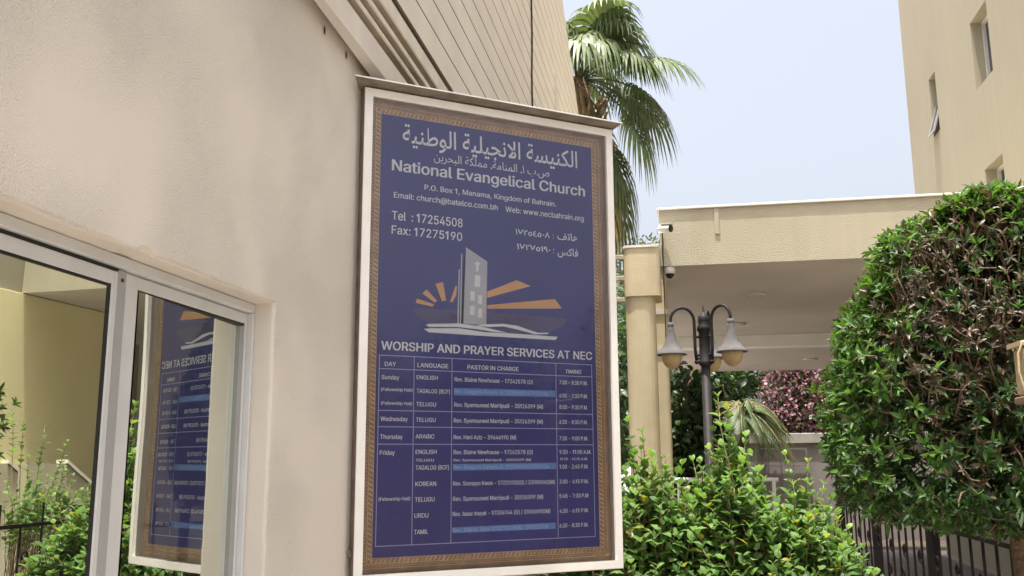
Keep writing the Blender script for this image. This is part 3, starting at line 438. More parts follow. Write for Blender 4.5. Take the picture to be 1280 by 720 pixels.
# opening edge: jittered plaster arris
def loop(n1, n2):
    L = []
    for i in range(n1): L.append((OY0+(OY1-OY0)*i/n1, OZ1, 0, 1))
    for i in range(n2): L.append((OY1, OZ1+(OZ0-OZ1)*i/n2, 1, 0))
    for i in range(n1): L.append((OY1+(OY0-OY1)*i/n1, OZ0, 0, -1))
    for i in range(n2): L.append((OY0, OZ0+(OZ1-OZ0)*i/n2, -1, 0))
    return L
Lp = loop(110, 56); nL = len(Lp); rings = [[], [], [], [], []]
jit = 0.0
for i, (y, z, dy, dz) in enumerate(Lp):
    jit = 0.75*jit + random.gauss(0, 0.0009)
    corner = (i in (0, 110, 166, 276))
    if corner: dy, dz = [(-1, 1), (1, 1), (1, -1), (-1, -1)][(0, 110, 166, 276).index(i)]
    chip = 0.012 if abs(y-2.02) < 0.03 and z == OZ1 else 0
    j = jit+chip
    rings[0].append((WX, y+dy*e, z+dz*e))
    rings[1].append((WX-0.0002, y+dy*(0.009+j), z+dz*(0.009+j)))
    rings[2].append((WX-0.003, y+dy*(0.003+j), z+dz*(0.003+j)))
    rings[3].append((WX-0.010, y+dy*j*0.4, z+dz*j*0.4))
    rings[4].append((WX-0.20, y, z))
for k in range(4):
    for i in range(nL):
        i2 = (i+1) % nL
        wl.face([rings[k][i], rings[k][i2], rings[k+1][i2], rings[k+1][i]], 'wall' if k < 2 else 'reveal')
wl.face([(WX,yB,0),(WX-0.4,yB,0),(WX-0.4,yB,zB),(WX,yB,zB)], 'wall')
wl.face([(WX-0.2,OY0-1,0.5),(WX-0.2,OY1+1,0.5),(WX-0.2,OY1+1,2.5),(WX-0.2,OY0-1,2.5)], 'gasket')
wobj = part(wl, 'wall', ch)
for p_ in wobj.data.polygons: p_.use_smooth = False

# nail holes beside the cornice
nh = MB()
for y_, z_ in ((3.094, 3.206), (3.326, 3.211)):
    nh = MB()
    nh.lathe([(0.0, 0.0), (0.011, 0.0)], (0, 0, 0), 'gasket', 8)
    k = len(nh.v)-16
    nh.v[k:] = [(WX+0.003, y_+p[0]*0.8, z_+p[1]*1.7) for p in nh.v[k:]]
    part(nh, 'nail_hole', ch)

# cornice: stacked mouldings running along the wall
cn = MB(); ys = [-8, 1.5, 5.5, 11.9]
def wz(y): return 3.311-.053*(max(1.5, min(5.5, y))-3.06)
for a, b in zip(ys[:-1], ys[1:]):
    cn.face([(WX, a, wz(a)), (WX, b, wz(b)), (-1.205, b, 3.238), (-1.205, a, 3.238)], 'soffit')
    cn.face([(-1.205, a, 3.238), (-1.205, b, 3.238), (-1.205, b, 3.352), (-1.205, a, 3.352)], 'reveal')
prof = [(-1.205,3.352),(-1.245,3.356),(-1.245,3.392),(-1.200,3.394),(-1.196,3.398),(-1.196,3.410),(-1.203,3.414),(-1.243,3.416),(-1.243,3.448),(-1.196,3.450),
        (-1.191,3.454),(-1.191,3.474),(-1.24,3.476),(-1.24,3.520),(-1.190,3.522),(-1.185,3.528),(-1.185,3.600),(-1.192,3.604),(-1.246,3.606),(-1.246,3.660),(-1.30,3.662)]
segs = np.linspace(-8, 11.9, 60); wob = np.cumsum(RNG.normal(0, 0.0008, (60, len(prof))), 0)*0.5
for (i, (p0, p1)) in enumerate(zip(prof[:-1], prof[1:])):
    for k in range(59):
        a, b = segs[k], segs[k+1]
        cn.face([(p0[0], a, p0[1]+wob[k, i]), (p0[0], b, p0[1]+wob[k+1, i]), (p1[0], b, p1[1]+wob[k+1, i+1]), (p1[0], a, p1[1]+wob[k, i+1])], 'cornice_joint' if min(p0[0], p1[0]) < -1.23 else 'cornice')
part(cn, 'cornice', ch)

# grooved cladding above the cornice, ending in a raking edge
sd = MB(); SX = -1.2; pitch = 0.1635; z = 3.66; ZT = 8.4
def yend(z_): return min(11.9, 10.19+(7.0-z_)/0.5)
z0 = 3.66; k = 0
while z0 < ZT-0.01:
    z1 = min(z0+pitch, ZT); gq = 0.010
    sd.face([(SX, -8, z0+gq), (SX, yend(z0+gq), z0+gq), (SX, yend(z1), z1), (SX, -8, z1)], 'siding')
    sd.face([(SX, -8, z0), (SX, yend(z0), z0), (SX-0.014, yend(z0), z0+gq*.5), (SX-0.014, -8, z0+gq*.5)], 'groove')
    sd.face([(SX-0.014, -8, z0+gq*.5), (SX-0.014, yend(z0), z0+gq*.5), (SX, yend(z0+gq), z0+gq), (SX, -8, z0+gq)], 'groove')
    sd.face([(SX, yend(z0), z0), (SX-0.35, yend(z0), z0), (SX-0.35, yend(z1), z1), (SX, yend(z1), z1)], 'siding')
    z0 = z1
sd.face([(SX, -8, ZT), (SX, yend(ZT), ZT), (SX-3.5, yend(ZT), ZT), (SX-3.5, -8, ZT)], 'siding')
sd.face([(SX-0.35, -8, 3.4), (SX-0.35, 11.9, 3.4), (SX-0.35, 11.9, 6.15), (SX-0.35, yend(ZT), ZT), (SX-0.35, -8, ZT)], 'siding')
part(sd, 'cladding', ch)
vt = MB(); vt.add([(SX+0.012, 9.36, 5.70), (SX+0.012, 9.80, 5.30), (SX+0.012, 9.36, 5.0), (SX+0.002, 9.34, 5.72), (SX+0.002, 9.82, 5.29), (SX+0.002, 9.34, 4.98)],
                  [(0,1,2), (0,3,4,1), (1,4,5,2), (2,5,3,0)], 'soffit')
part(vt, 'vent', ch)
rf = MB(); rf.face([(SX-0.35, -8, ZT), (SX-0.35, 11.9, 6.15), (SX-6, 11.9, 6.15), (SX-6, -8, ZT)], 'coping'); rf.box(SX-6, SX-0.4, -8, -7.7, 0, ZT, 'wall'); part(rf, 'roof', ch)

# sliding window in the wall
wf = MB()
def ybar(mb, x0, x1, y0, y1, z0, z1, mat, bev=0.003): mb.box(x0, x1, y0, y1, z0, z1, mat, bev)
ybar(wf, -1.43, FX, OY0+.001, OY1-.001, OZ1-0.030, OZ1-.001, 'alu'); ybar(wf, -1.43, FX, OY0+.001, OY1-.001, OZ0+.001, OZ0+0.03, 'alu')
ybar(wf, -1.43, FX, OY1-0.011, OY1-.001, OZ0+0.03, OZ1-0.030, 'alu'); ybar(wf, -1.43, FX, OY0+.001, OY0+0.026, OZ0+0.03, OZ1-0.030, 'alu')
ybar(wf, -1.40, -1.352, OY0+.026, 2.04, OZ1-0.037, OZ1-0.0302, 'gasket', 0)
wnd = part(wf, 'window', ch)
def sash(y0, y1, xf, wl_, wr, zt, gkl, gkr, tilt):
    s_ = MB(); d = 0.024; zb = OZ0+0.034; t = 0.034; mt = 'alu'
    s_.box(xf-d, xf, y0, y0+wl_, zb, zt, mt, .003); s_.box(xf-d, xf, y1-wr, y1, zb, zt, mt, .003)
    s_.box(xf-d, xf, y0+wl_, y1-wr, zt-t, zt, mt, .003); s_.box(xf-d, xf, y0+wl_, y1-wr, zb, zb+t, mt, .003)
    a, b = y0+wl_+gkl, y1-wr-gkr; gk = 0.007; xg = xf-(0.0065 if gkr > .005 else 0.009)
    s_.box(xf-d+.002, xf-.004, y0+wl_, a, zb+t, zt-t, 'gasket'); s_.box(xf-d+.002, xf-.004, b, y1-wr, zb+t, zt-t, 'gasket' if gkr > .005 else 'alu_grey')
    s_.box(xf-d+.002, xf-.004, a, b, zt-t-gk, zt-t, 'gasket'); s_.box(xf-d+.002, xf-.004, a, b, zb+t, zb+t+gk, 'gasket')
    sob = MB.build(s_, 'sash', wnd); ym = (a+b)/2; h_ = 0.0095
    ta = max(-h_, min(h_, tilt*(a-ym))); tb_ = max(-h_, min(h_, tilt*(b-ym)))
    p_ = MB(); p_.face([(xg+ta, a-.002, zb+t+gk-.002), (xg+tb_, b+.002, zb+t+gk-.002), (xg+tb_, b+.002, zt-t-gk+.002), (xg+ta, a-.002, zt-t-gk+.002)], 'mirror_glass')
    pob = MB.build(p_, 'pane', wnd)
    for o in (sob, pob): o.location = -Vector(ch.location)
sash(0.335, 2.036, -1.349, 0.05, 0.022, 2.066, .008, .010, 0.0)
sash(2.077, 2.753, -1.357, 0.060, 0.010, 2.0735, .006, .003, -0.030)
st = MB(); st.box(-1.3730, -1.3505, 2.0375, 2.0755, OZ0+.034, 2.0735, 'alu_grey', .003); st.box(-1.3498, -1.348, 2.050, 2.058, 2.044, 2.052, 'gasket')
o = MB.build(st, 'interlock_stile', wnd); o.location = -Vector(ch.location)

# cable hanging down the cladding
cb = MB(); cb.tube([(SX+0.010, 7.71+0.02*math.sin(i*1.3), 6.6-i*0.2) for i in range(15)], 0.008, 'gasket', 6)
tag(one(cb, 'hanging_cable'), 'thin dark cable hanging vertically down the grooved cladding', 'cable')

# ------------------------------------------------------------------ the notice board
SA = 1.1162-0.1776; SH, SWD = 1.9845, 1.2
T = Vector((-1.234, 3.465, 3.132))
nb = thing('notice_board', 'blue church notice board in white frame behind glass fixed to cream wall', 'notice board', (T.x, T.y, T.z-SH), math.pi/2-SA)
H = SH
def pbuild(mb, name, par=nb, smooth=False): return mb.build(name, par, smooth)
fr = MB(); fw = 0.0325; dp = 0.060
def mitre(mb, o, i, y0, y1, mat, side):
    (x0, x1, z0, z1), (a0, a1, c0, c1) = o, i
    O = [(x0, z0), (x1, z0), (x1, z1), (x0, z1)]; I = [(a0, c0), (a1, c0), (a1, c1), (a0, c1)]
    b = 0.003
    def ins(r, d): cx, cz = SWD/2, H/2; return [(x-math.copysign(d, x-cx), z_-math.copysign(d, z_-cz)) for x, z_ in r]
    R_ = [(O, y1, side), (O, y0+b, mat), (ins(O, b), y0, mat), (ins(I, -b), y0, mat), (I, y0+b, mat), (I, y1, mat)]
    for (r0, ya, mm), (r1, yb, m1) in zip(R_[:-1], R_[1:]):
        for k in range(4):
            k2 = (k+1) % 4
            mb.face([(r0[k][0], ya, r0[k][1]), (r0[k2][0], ya, r0[k2][1]), (r1[k2][0], yb, r1[k2][1]), (r1[k][0], yb, r1[k][1])], side if (mm == side) else mat)
mitre(fr, (0, SWD, 0, H), (fw, SWD-fw, fw, H-fw), 0, dp, 'signframe', 'signside')
pbuild(fr, 'frame')
bk = MB(); bk.box(0.002, SWD-.002, 0.056, 0.0615, 0.002, H-.002, 'backboard'); pbuild(bk, 'back_panel')
cp = MB()   # drip cap: sheet leaning out over the frame with a small lip
co = 0.062
A = [(-0.010, dp, H+.002), (SWD+.014, dp, H+.002), (SWD+.014, -co, H+.012), (-0.062, -co, H+.012)]
B = [(x, y, z_+.004) for x, y, z_ in A]
cp.add(A+B, [(0,1,2,3), (4,7,6,5), (0,4,5,1), (1,5,6,2), (3,7,4,0)], 'signside')
cp.box(-0.062, SWD+.014, -co-0.0035, -co-0.0005, H+.0105, H+.016, 'signframe')
pbuild(cp, 'drip_cap')
br = MB(); br.tube([(0.012, dp-0.02, 0.1), (-0.015, dp-0.015, 0.12), (-0.03, dp-.01, 0.13)], 0.012, 'signside', 6)
pbuild(br, 'wall_bracket')
PA0, PA1, PB0, PB1 = 0.0885, 1.1115, 0.0865, 1.8935
YP = 0.0535
ps = MB(); ps.box(PA0, PA1, YP-.0015, 0.0555, H-PB1, H-PB0, 'poster'); poster = pbuild(ps, 'poster')

# ornate gilded moulding round the poster
ob = MB()
bo = (0.034, SWD-0.034, 0.034, H-0.034)
for (x0, x1, z0_, z1_) in ((bo[0], PA0, bo[2], bo[3]), (PA1, bo[1], bo[2], bo[3]), (PA0, PA1, bo[2], H-PB1), (PA0, PA1, H-PB0, bo[3])):
    ob.box(x0, x1, 0.0515, 0.0555, z0_, z1_, 'gold_base')
border = pbuild(ob, 'gilt_border')
def rope(off, step, ln, rr, slant, name, mat='gold', beads=False):
    mb = MB(); x0, x1, z0_, z1_ = PA0-off, PA1+off, H-PB1-off, H-PB0+off
    for (p, q) in (((x0, z0_), (x1, z0_)), ((x1, z0_), (x1, z1_)), ((x1, z1_), (x0, z1_)), ((x0, z1_), (x0, z0_))):
        L = math.hypot(q[0]-p[0], q[1]-p[1]); n = int(L/step); ux, uz = (q[0]-p[0])/L, (q[1]-p[1])/L
        for i in range(n):
            s_ = (i+0.5)*L/n; cx, cz = p[0]+ux*s_, p[1]+uz*s_
            if beads: dx, dz, hl = ux*.0002, uz*.0002, rr*.6
            else: dx, dz, hl = ux*math.cos(slant)-uz*math.sin(slant), uz*math.cos(slant)+ux*math.sin(slant), ln/2
            dl = math.hypot(dx, dz); dx, dz = dx/dl, dz/dl
            pts = [(cx+dx*hl*t_, 0.0505, cz+dz*hl*t_) for t_ in (-1, -.55, 0, .55, 1)]
            mb.tube(pts, [rr*.35, rr*.85, rr, rr*.85, rr*.35], mat, 6)
    return pbuild(mb, name, border, True)
rope(0.012, 0.0185, 0.024, 0.0042, rad(58), 'rope_moulding')
rope(0.0315, 0.0135, 0, 0.0032, 0, 'bead_moulding', 'gold', True)
fl = MB()
for off, wdt in ((0.0225, .0022), (0.0395, .002), (0.002, .002)):
    x0, x1, z0_, z1_ = PA0-off, PA1+off, H-PB1-off, H-PB0+off; hh = wdt/2
    fl.box(x0-hh, x1+hh, .0495, .0512, z0_-hh, z0_+hh, 'gold'); fl.box(x0-hh, x1+hh, .0495, .0512, z1_-hh, z1_+hh, 'gold')
    fl.box(x0-hh, x0+hh, .0495, .0512, z0_+hh, z1_-hh, 'gold'); fl.box(x1-hh, x1+hh, .0495, .0512, z0_+hh, z1_-hh, 'gold')
pbuild(fl, 'fillet', border)
gl = MB(); gl.face([(fw-.001, 0.018, fw-.001), (SWD-fw+.001, 0.018, fw-.001), (SWD-fw+.001, 0.018, H-fw+.001), (fw-.001, 0.018, H-fw+.001)], 'clear_glass')
pbuild(gl, 'cover_glass')

# --- printing on the poster
Y1, Y2, Y3, Y4, Y5 = 0.0517, 0.0514, 0.0511, 0.0508, 0.0505
TXT_T = [('National Evangelical Church', 0.1379, 0.328, 0.9365, 0.0495, 2),
('P.O. Box 1, Manama, Kingdom of Bahrain.', 0.2844, 0.3942, 0.6368, 0.0235, 1),
('Email: church@batelco.com.bh', 0.1489, 0.4448, 0.4791, 0.0249, 1),
('Web: www.necbahrain.org', 0.6659, 0.447, 0.3986, 0.0255, 1),
('Tel  : 17254508', 0.142, 0.5401, 0.3191, 0.038, 1),
('Fax: 17275190', 0.1422, 0.6005, 0.3171, 0.0365, 1)]
MR = 'Rev. Syamsuneel Marripudi - 35126399 (M)'; GR = 'Rev. Gregorio Estacio Jr. 17259413/37175736'; FH = '(Fellowship Hall)'
TXT_S = [('DAY', 0.124, 1.1494, 0.0484, 0.0175, 1), ('LANGUAGE', 0.2635, 1.149, 0.1365, 0.0183, 1), ('PASTOR IN CHARGE', 0.4854, 1.149, 0.2395, 0.0183, 1), ('TIMING', 0.9548, 1.149, 0.081, 0.0172, 1),
('Sunday', 0.1117, 1.2024, 0.0752, 0.017, 1), (FH, 0.111, 1.2493, 0.1329, 0.0127, 1), (FH, 0.1121, 1.3038, 0.1308, 0.0127, 1),
('ENGLISH', 0.2605, 1.1985, 0.0928, 0.0168, 1), ('TAGALOG (BCF)', 0.2613, 1.2537, 0.1461, 0.0172, 1), ('TELUGU', 0.2603, 1.3075, 0.0867, 0.0171, 1),
('Rev. Blaine Newhouse - 17242578 (O)', 0.428, 1.2015, 0.3651, 0.0176, 1), (MR, 0.4268, 1.3062, 0.4148, 0.0175, 1),
('7:00 - 8:30 P.M.', 0.924, 1.1982, 0.1423, 0.0177, 1), ('6:00 - 7:30 P.M.', 0.923, 1.2561, 0.143, 0.0176, 1), ('8:00 - 9:30 P.M.', 0.9222, 1.3058, 0.1427, 0.0175, 1),
('Wednesday', 0.1109, 1.3685, 0.1149, 0.0176, 1), ('TELUGU', 0.2603, 1.3701, 0.0854, 0.017, 1), (MR, 0.4253, 1.3706, 0.4154, 0.0173, 1), ('6:30 - 8:30 P.M.', 0.9211, 1.3701, 0.1422, 0.0174, 1),
('Thursday', 0.1106, 1.4391, 0.0947, 0.0174, 1), ('ARABIC', 0.2594, 1.4366, 0.0814, 0.0169, 1), ('Rev. Hani Aziz - 39646190 (M)', 0.4248, 1.4385, 0.2868, 0.0172, 1), ('7:30 - 9:00 P.M.', 0.9199, 1.4408, 0.1439, 0.0173, 1),
('Friday', 0.1108, 1.5013, 0.0624, 0.018, 1), ('ENGLISH', 0.2603, 1.498, 0.0909, 0.0169, 1), ('Rev. Blaine Newhouse - 17242578 (O)', 0.4251, 1.4993, 0.3643, 0.0172, 1), ('9:30 - 11:00 A.M.', 0.9196, 1.4989, 0.159, 0.0172, 1),
('TELUGU', 0.2607, 1.5279, 0.0781, 0.0106, 1), (MR, 0.4253, 1.5279, 0.3552, 0.0102, 1), ('11.15 - 12.15 A.M.', 0.9213, 1.5254, 0.1394, 0.0105, 1),
('TAGALOG (BCF)', 0.2612, 1.5606, 0.1446, 0.0177, 1), ('1:00 - 2:45 P.M.', 0.9185, 1.5614, 0.1437, 0.0171, 1),
('KOREAN', 0.2611, 1.6246, 0.0894, 0.0176, 1), ('Rev. Soonpyo Kwon - 17231705(O) / 33090040(M)', 0.424, 1.6251, 0.4704, 0.017, 1), ('3:00 - 4:15 P.M.', 0.9174, 1.6245, 0.1444, 0.017, 1),
(FH, 0.11, 1.6785, 0.1302, 0.0129, 1), ('TELUGU', 0.2601, 1.6857, 0.0842, 0.0175, 1), (MR, 0.4234, 1.6859, 0.4145, 0.0169, 1), ('5:45 - 7:30 P.M', 0.9164, 1.6848, 0.1428, 0.0169, 1),
('URDU', 0.2591, 1.7478, 0.0599, 0.0174, 1), ('Rev. Isaac Inayat - 17254744 (O) / 33966190(M)', 0.4228, 1.7457, 0.4479, 0.0168, 1), ('4:30 - 6:15 P.M.', 0.9154, 1.7472, 0.1435, 0.0168, 1),
('TAMIL', 0.2582, 1.8107, 0.0597, 0.0173, 1), ('6:30 - 8:30 P.M.', 0.9143, 1.8077, 0.142, 0.0167, 1)]
mb = MB()
put_text(mb, *TXT_T[0], 'pale_ink', Y3, H); pbuild(mb, 'church_name_lettering', poster)
mb = MB()
for t_ in TXT_T[1:]: put_text(mb, *t_, 'white_ink', Y3, H)
pbuild(mb, 'contact_lettering', poster)
mb = MB(); put_text(mb, 'WORSHIP AND PRAYER SERVICES AT NEC', 0.1074, 1.0846, 0.9864, 0.036, 2, 'white_ink', Y3, H); pbuild(mb, 'heading_lettering', poster)
mb = MB()
for t_ in TXT_S: put_text(mb, *t_, 'white_ink', Y3, H)
pbuild(mb, 'schedule_lettering', poster)
# Arabic, shaped by hand with presentation forms, laid out right to left
AR = {'ا': (0xFE8D, 0xFE8E), 'ب': (0xFE8F, 0xFE90, 0xFE91, 0xFE92), 'ة': (0xFE93, 0xFE94), 'ت': (0xFE95, 0xFE96, 0xFE97, 0xFE98), 'ج': (0xFE9D, 0xFE9E, 0xFE9F, 0xFEA0),
      'ح': (0xFEA1, 0xFEA2, 0xFEA3, 0xFEA4), 'ر': (0xFEAD, 0xFEAE), 'س': (0xFEB1, 0xFEB2, 0xFEB3, 0xFEB4), 'ص': (0xFEB9, 0xFEBA, 0xFEBB, 0xFEBC), 'ط': (0xFEC1, 0xFEC2, 0xFEC3, 0xFEC4),
      'ف': (0xFED1, 0xFED2, 0xFED3, 0xFED4), 'ك': (0xFED9, 0xFEDA, 0xFEDB, 0xFEDC), 'ل': (0xFEDD, 0xFEDE, 0xFEDF, 0xFEE0), 'م': (0xFEE1, 0xFEE2, 0xFEE3, 0xFEE4),
      'ن': (0xFEE5, 0xFEE6, 0xFEE7, 0xFEE8), 'ه': (0xFEE9, 0xFEEA, 0xFEEB, 0xFEEC), 'و': (0xFEED, 0xFEEE), 'ي': (0xFEF1, 0xFEF2, 0xFEF3, 0xFEF4), 'L': (0xFEFB, 0xFEFC)}
def shape_ar(s_):
    s_ = s_.replace('لا', 'L'); out = []
    for i, c in enumerate(s_):
        if c not in AR: out.append(c); continue
        prev = i > 0 and s_[i-1] in AR and len(AR[s_[i-1]]) == 4
        nxt = i+1 < len(s_) and s_[i+1] in AR and len(AR[c]) == 4
        k = (3 if nxt else 1) if prev else (2 if nxt else 0)
        out.append(chr(AR[c][k]))
    return ''.join(out[::-1])
mb = MB()
put_text(mb, shape_ar('الكنيسة الانجيلية الوطنية'), 0.183, 0.222, 0.853, 0.108, 1, 'pale_ink', Y3, H, True); pbuild(mb, 'church_name_arabic_lettering', poster)
mb = MB()
put_text(mb, shape_ar('ص.ب ١, المنامة, مملكة البحرين'), 0.326, 0.270, 0.562, 0.050, 0, 'pale_ink', Y3, H, True)
pbuild(mb, 'address_arabic_lettering', poster); mb = MB()
put_text(mb, '١٧٢٥٤٥٠٨', 0.7144, 0.545, 0.172, 0.0265, 1, 'white_ink', Y3, H, True); put_text(mb, ':', 0.902, 0.545, 0.004, 0.026, 1, 'white_ink', Y3, H)
put_text(mb, shape_ar('هاتف'), 0.925, 0.5465, 0.106, 0.036, 1, 'white_ink', Y3, H, True)
pbuild(mb, 'telephone_arabic_lettering', poster); mb = MB()
put_text(mb, '١٧٢٧٥١٩٠', 0.7210, 0.611, 0.168, 0.0265, 1, 'white_ink', Y3, H, True); put_text(mb, ':', 0.902, 0.611, 0.004, 0.026, 1, 'white_ink', Y3, H)
put_text(mb, shape_ar('فاكس'), 0.925, 0.628, 0.106, 0.046, 1, 'white_ink', Y3, H, True)
pbuild(mb, 'fax_arabic_lettering', poster)
# service table rules
mb = MB(); th = 0.0032
def rule(x0, x1, b0, b1): mb.face([(x0, Y2, H-b1), (x1, Y2, H-b1), (x1, Y2, H-b0), (x0, Y2, H-b0)], 'line_ink')
TX = (0.1015, 0.2495, 0.4160, 0.9075, 1.0900); TB0, TB1 = 1.1065, 1.8505; hb = [TB0, 1.1605, 1.3268, 1.3912, 1.4595, TB1]
for x in TX: rule(x-th/2, x+th/2, TB0-th/2, TB1+th/2)
for b in hb:
    for xa, xb in zip(TX[:-1], TX[1:]): rule(xa+th/2, xb-th/2, b-th/2, b+th/2)
pbuild(mb, 'table_rule', poster)
# stuck-on blue paper strips with their lettering
def strip(q, s_, a, b, wd, cap, tilt):
    mb = MB(); mb.face([(x, Y2-.00015, H-y) for x, y in q], 'blue_strip'); o = pbuild(mb, 'correction_strip', poster)
    put_text(mb2, s_, a, b, wd, cap, 0, 'strip_ink', Y3, H)
mb2 = MB()
strip([(0.4246,1.2596),(0.9019,1.2537),(0.9024,1.2269),(0.4263,1.2288)], GR, 0.4283, 1.2498, 0.4391, 0.0158, 0)
strip([(0.4236,1.565),(0.9019,1.5626),(0.9024,1.536),(0.4234,1.5388)], GR, 0.4255, 1.5586, 0.4414, 0.0153, 0)
strip([(0.4233,1.8122),(0.8957,1.8112),(0.8961,1.7861),(0.4231,1.7902)], 'Rev. Sajil K. Selvi 17277678(R)  39932338', 0.4225, 1.8079, 0.4366, 0.015, 0)
pbuild(mb2, 'strip_lettering', poster)
# emblem: tower block, sun rays, dark hill and white waves
def poly(mb, P, mat, y): mb.face([(x, y, H-b) for x, b in P], mat)
em = MB()
hill = [(0.2421,0.9049),(0.5689,0.8993),(0.9637,0.9065)] + [(0.603+0.362*math.cos(t_), 0.905+0.100*math.sin(t_)) for t_ in np.linspace(0.06, math.pi-0.06, 26)]
poly(em, hill, 'mauve_ink', Y1); pbuild(em, 'emblem_hill', poster)
em = MB()
for P in ([(0.2514,0.8829),(0.258,0.8647),(0.334,0.8837),(0.3271,0.8945)], [(0.2812,0.8414),(0.2996,0.8231),(0.3477,0.8677),(0.3369,0.8769)], [(0.339,0.7964),(0.3729,0.7861),(0.3877,0.8639),(0.3687,0.8681)],
          [(0.4048,0.8693),(0.4306,0.7969),(0.4368,0.8002),(0.4329,0.8387),(0.4169,0.8685)], [(0.5774,0.8116),(0.7184,0.7506),(0.7881,0.7709),(0.5773,0.8388)], [(0.5773,0.8707),(0.9076,0.82),(0.943,0.8607),(0.5773,0.8862)]):
    poly(em, P, 'orange_ink', Y2)
pbuild(em, 'emblem_sunray', poster)
em = MB()
poly(em, [(0.477,0.6254),(0.5774,0.6797),(0.5721,0.957),(0.4661,0.9582)], 'lgrey_ink', Y3); poly(em, [(0.4657,0.70),(0.477,0.6303),(0.4661,0.9582),(0.4559,0.9588)], 'dark_ink', Y3)
poly(em, [(0.4544,0.6568),(0.4600,0.6559),(0.4560,0.9582),(0.4499,0.959)], 'lgrey_ink', Y4); poly(em, [(0.4435,0.7256),(0.4496,0.725),(0.4458,0.9574),(0.4387,0.9581)], 'lgrey_ink', Y3)
poly(em, [(0.4496,0.725),(0.4535,0.725),(0.4499,0.9574),(0.4458,0.9581)], 'dark_ink', Y3)
for P in ([(0.525,0.6845),(0.5375,0.6833),(0.5355,0.7275),(0.523,0.7285)], [(0.5199,0.7434),(0.5449,0.7442),(0.5428,0.7949),(0.5169,0.794)], [(0.4983,0.8157),(0.519,0.816),(0.518,0.8566),(0.4974,0.8561)],
          [(0.5346,0.8294),(0.5533,0.8299),(0.5523,0.8686),(0.5336,0.868)], [(0.4975,0.8781),(0.5181,0.8786),(0.5171,0.9179),(0.4955,0.9174)], [(0.5346,0.8871),(0.5533,0.8878),(0.5523,0.9272),(0.5337,0.9265)]):
    poly(em, P, 'white_ink', Y4)
poly(em, [(0.517,0.691),(0.5445,0.690),(0.5443,0.6965),(0.5168,0.6975)], 'white_ink', Y5)
pbuild(em, 'emblem_tower', poster)
em = MB()
poly(em, [(0.289,0.9900),(0.3163,0.9857),(0.4459,0.9783),(0.5689,0.9884),(0.674,0.9864),(0.9194,0.9887),(0.908,1.0042),(0.5689,1.0046),(0.3116,1.0027)], 'white_ink', Y3)
poly(em, [(0.2966,0.9729),(0.3112,0.9674),(0.4458,0.9575),(0.5482,0.9648),(0.674,0.9845),(0.6107,0.9851),(0.5275,0.9774),(0.4357,0.9732),(0.3114,0.9804)], 'white_ink', Y5)
poly(em, [(0.5224,0.9625),(0.5689,0.954),(0.653,0.947),(0.717,0.951),(0.8199,0.9764),(0.8751,0.9733),(0.8694,0.9796),(0.8033,0.9842),(0.7168,0.9675),(0.6529,0.9586),(0.5793,0.9649)], 'white_ink', Y5-.0003)
pbuild(em, 'emblem_wave', poster)

# ------------------------------------------------------------------ entrance canopy with pillar
cy = thing('entrance_canopy', 'cream concrete entrance canopy over the drive with deep plain fascia', 'canopy', (2.1, 9.0, 0))
c = MB(); x0, x1 = -0.14, 4.395
c.face([(x0,9,3.47),(x1,9,3.47),(x1,9,4.03),(x0,9,4.03)], 'canopy'); c.face([(x0,9,3.47),(x0,9,4.03),(x0,18.4,4.03),(x0,18.4,3.47)], 'canopy')
c.face([(x0,18.4,3.47),(x1,18.4,3.47),(x1,18.4,4.03),(x0,18.4,4.03)], 'canopy'); c.face([(x0,9,4.03),(x1,9,4.03),(x1,18.4,4.03),(x0,18.4,4.03)], 'canopy')
c.face([(x0,9,3.47),(x0,14.4,3.47),(x1,14.4,3.47),(x1,9,3.47)], 'soffit')
part(c, 'slab', cy)
c = MB(); c.box(x0-.02, x1, 8.98, 9.25, 4.032, 4.055, 'coping', .004); part(c, 'coping', cy)
c = MB(); c.box(x0+.003, x1, 14.4, 14.75, 3.30, 3.47, 'beam'); c.box(x0+.003, x1, 14.75, 18.39, 3.30, 3.47, 'soffit'); part(c, 'beam', cy)
c = MB(); c.box(0.39, 0.437, 8.988, 8.998, 3.765, 4.03, 'canopy', .004); part(c, 'drain_spout', cy)
c = MB()
def rpillar(mb, x0, x1, y0, y1, z0, z1, r, mat):
    ring = []
    for cx, cy_, a0 in ((x0+r, y0+r, 180), (x1-r, y0+r, 270), (x1-r, y1-r, 0), (x0+r, y1-r, 90)):
        for k in range(5): a = rad(a0+k*22.5); ring.append((cx+r*math.cos(a), cy_+r*math.sin(a)))
    n = len(ring); V = [(x, y, z_) for z_ in (z0, z1) for x, y in ring]
    mb.add(V, [(k, (k+1) % n, n+(k+1) % n, n+k) for k in range(n)]+[tuple(range(n))[::-1], tuple(range(n, 2*n))], mat)
rpillar(c, -0.488, -0.205, 8.9, 9.3, 0, 3.165, 0.09, 'pillar'); rpillar(c, -0.492, -0.142, 8.88, 9.36, 3.165, 3.64, 0.06, 'pillar'); rpillar(c, -0.50, -0.145, 8.87, 9.38, 3.642, 3.665, 0.06, 'coping')
part(c, 'pillar', cy, False)
c = MB(); rpillar(c, -0.34, -0.10, 9.8, 10.1, 0, 3.47, 0.04, 'pillar')
for z_ in (2.72, 3.12): rpillar(c, -0.36, -0.085, 9.785, 10.115, z_, z_+0.05, 0.04, 'soffit')
part(c, 'rear_pillar', cy)
c = MB(); c.box(-0.118, -0.108, 8.985, 8.995, 2.5, 3.8, 'gasket'); part(c, 'conduit', cy)
c = MB(); rpillar(c, 0.0, 0.3, 17.9, 18.2, 0, 3.30, 0.04, 'pillar'); part(c, 'back_pillar', cy)

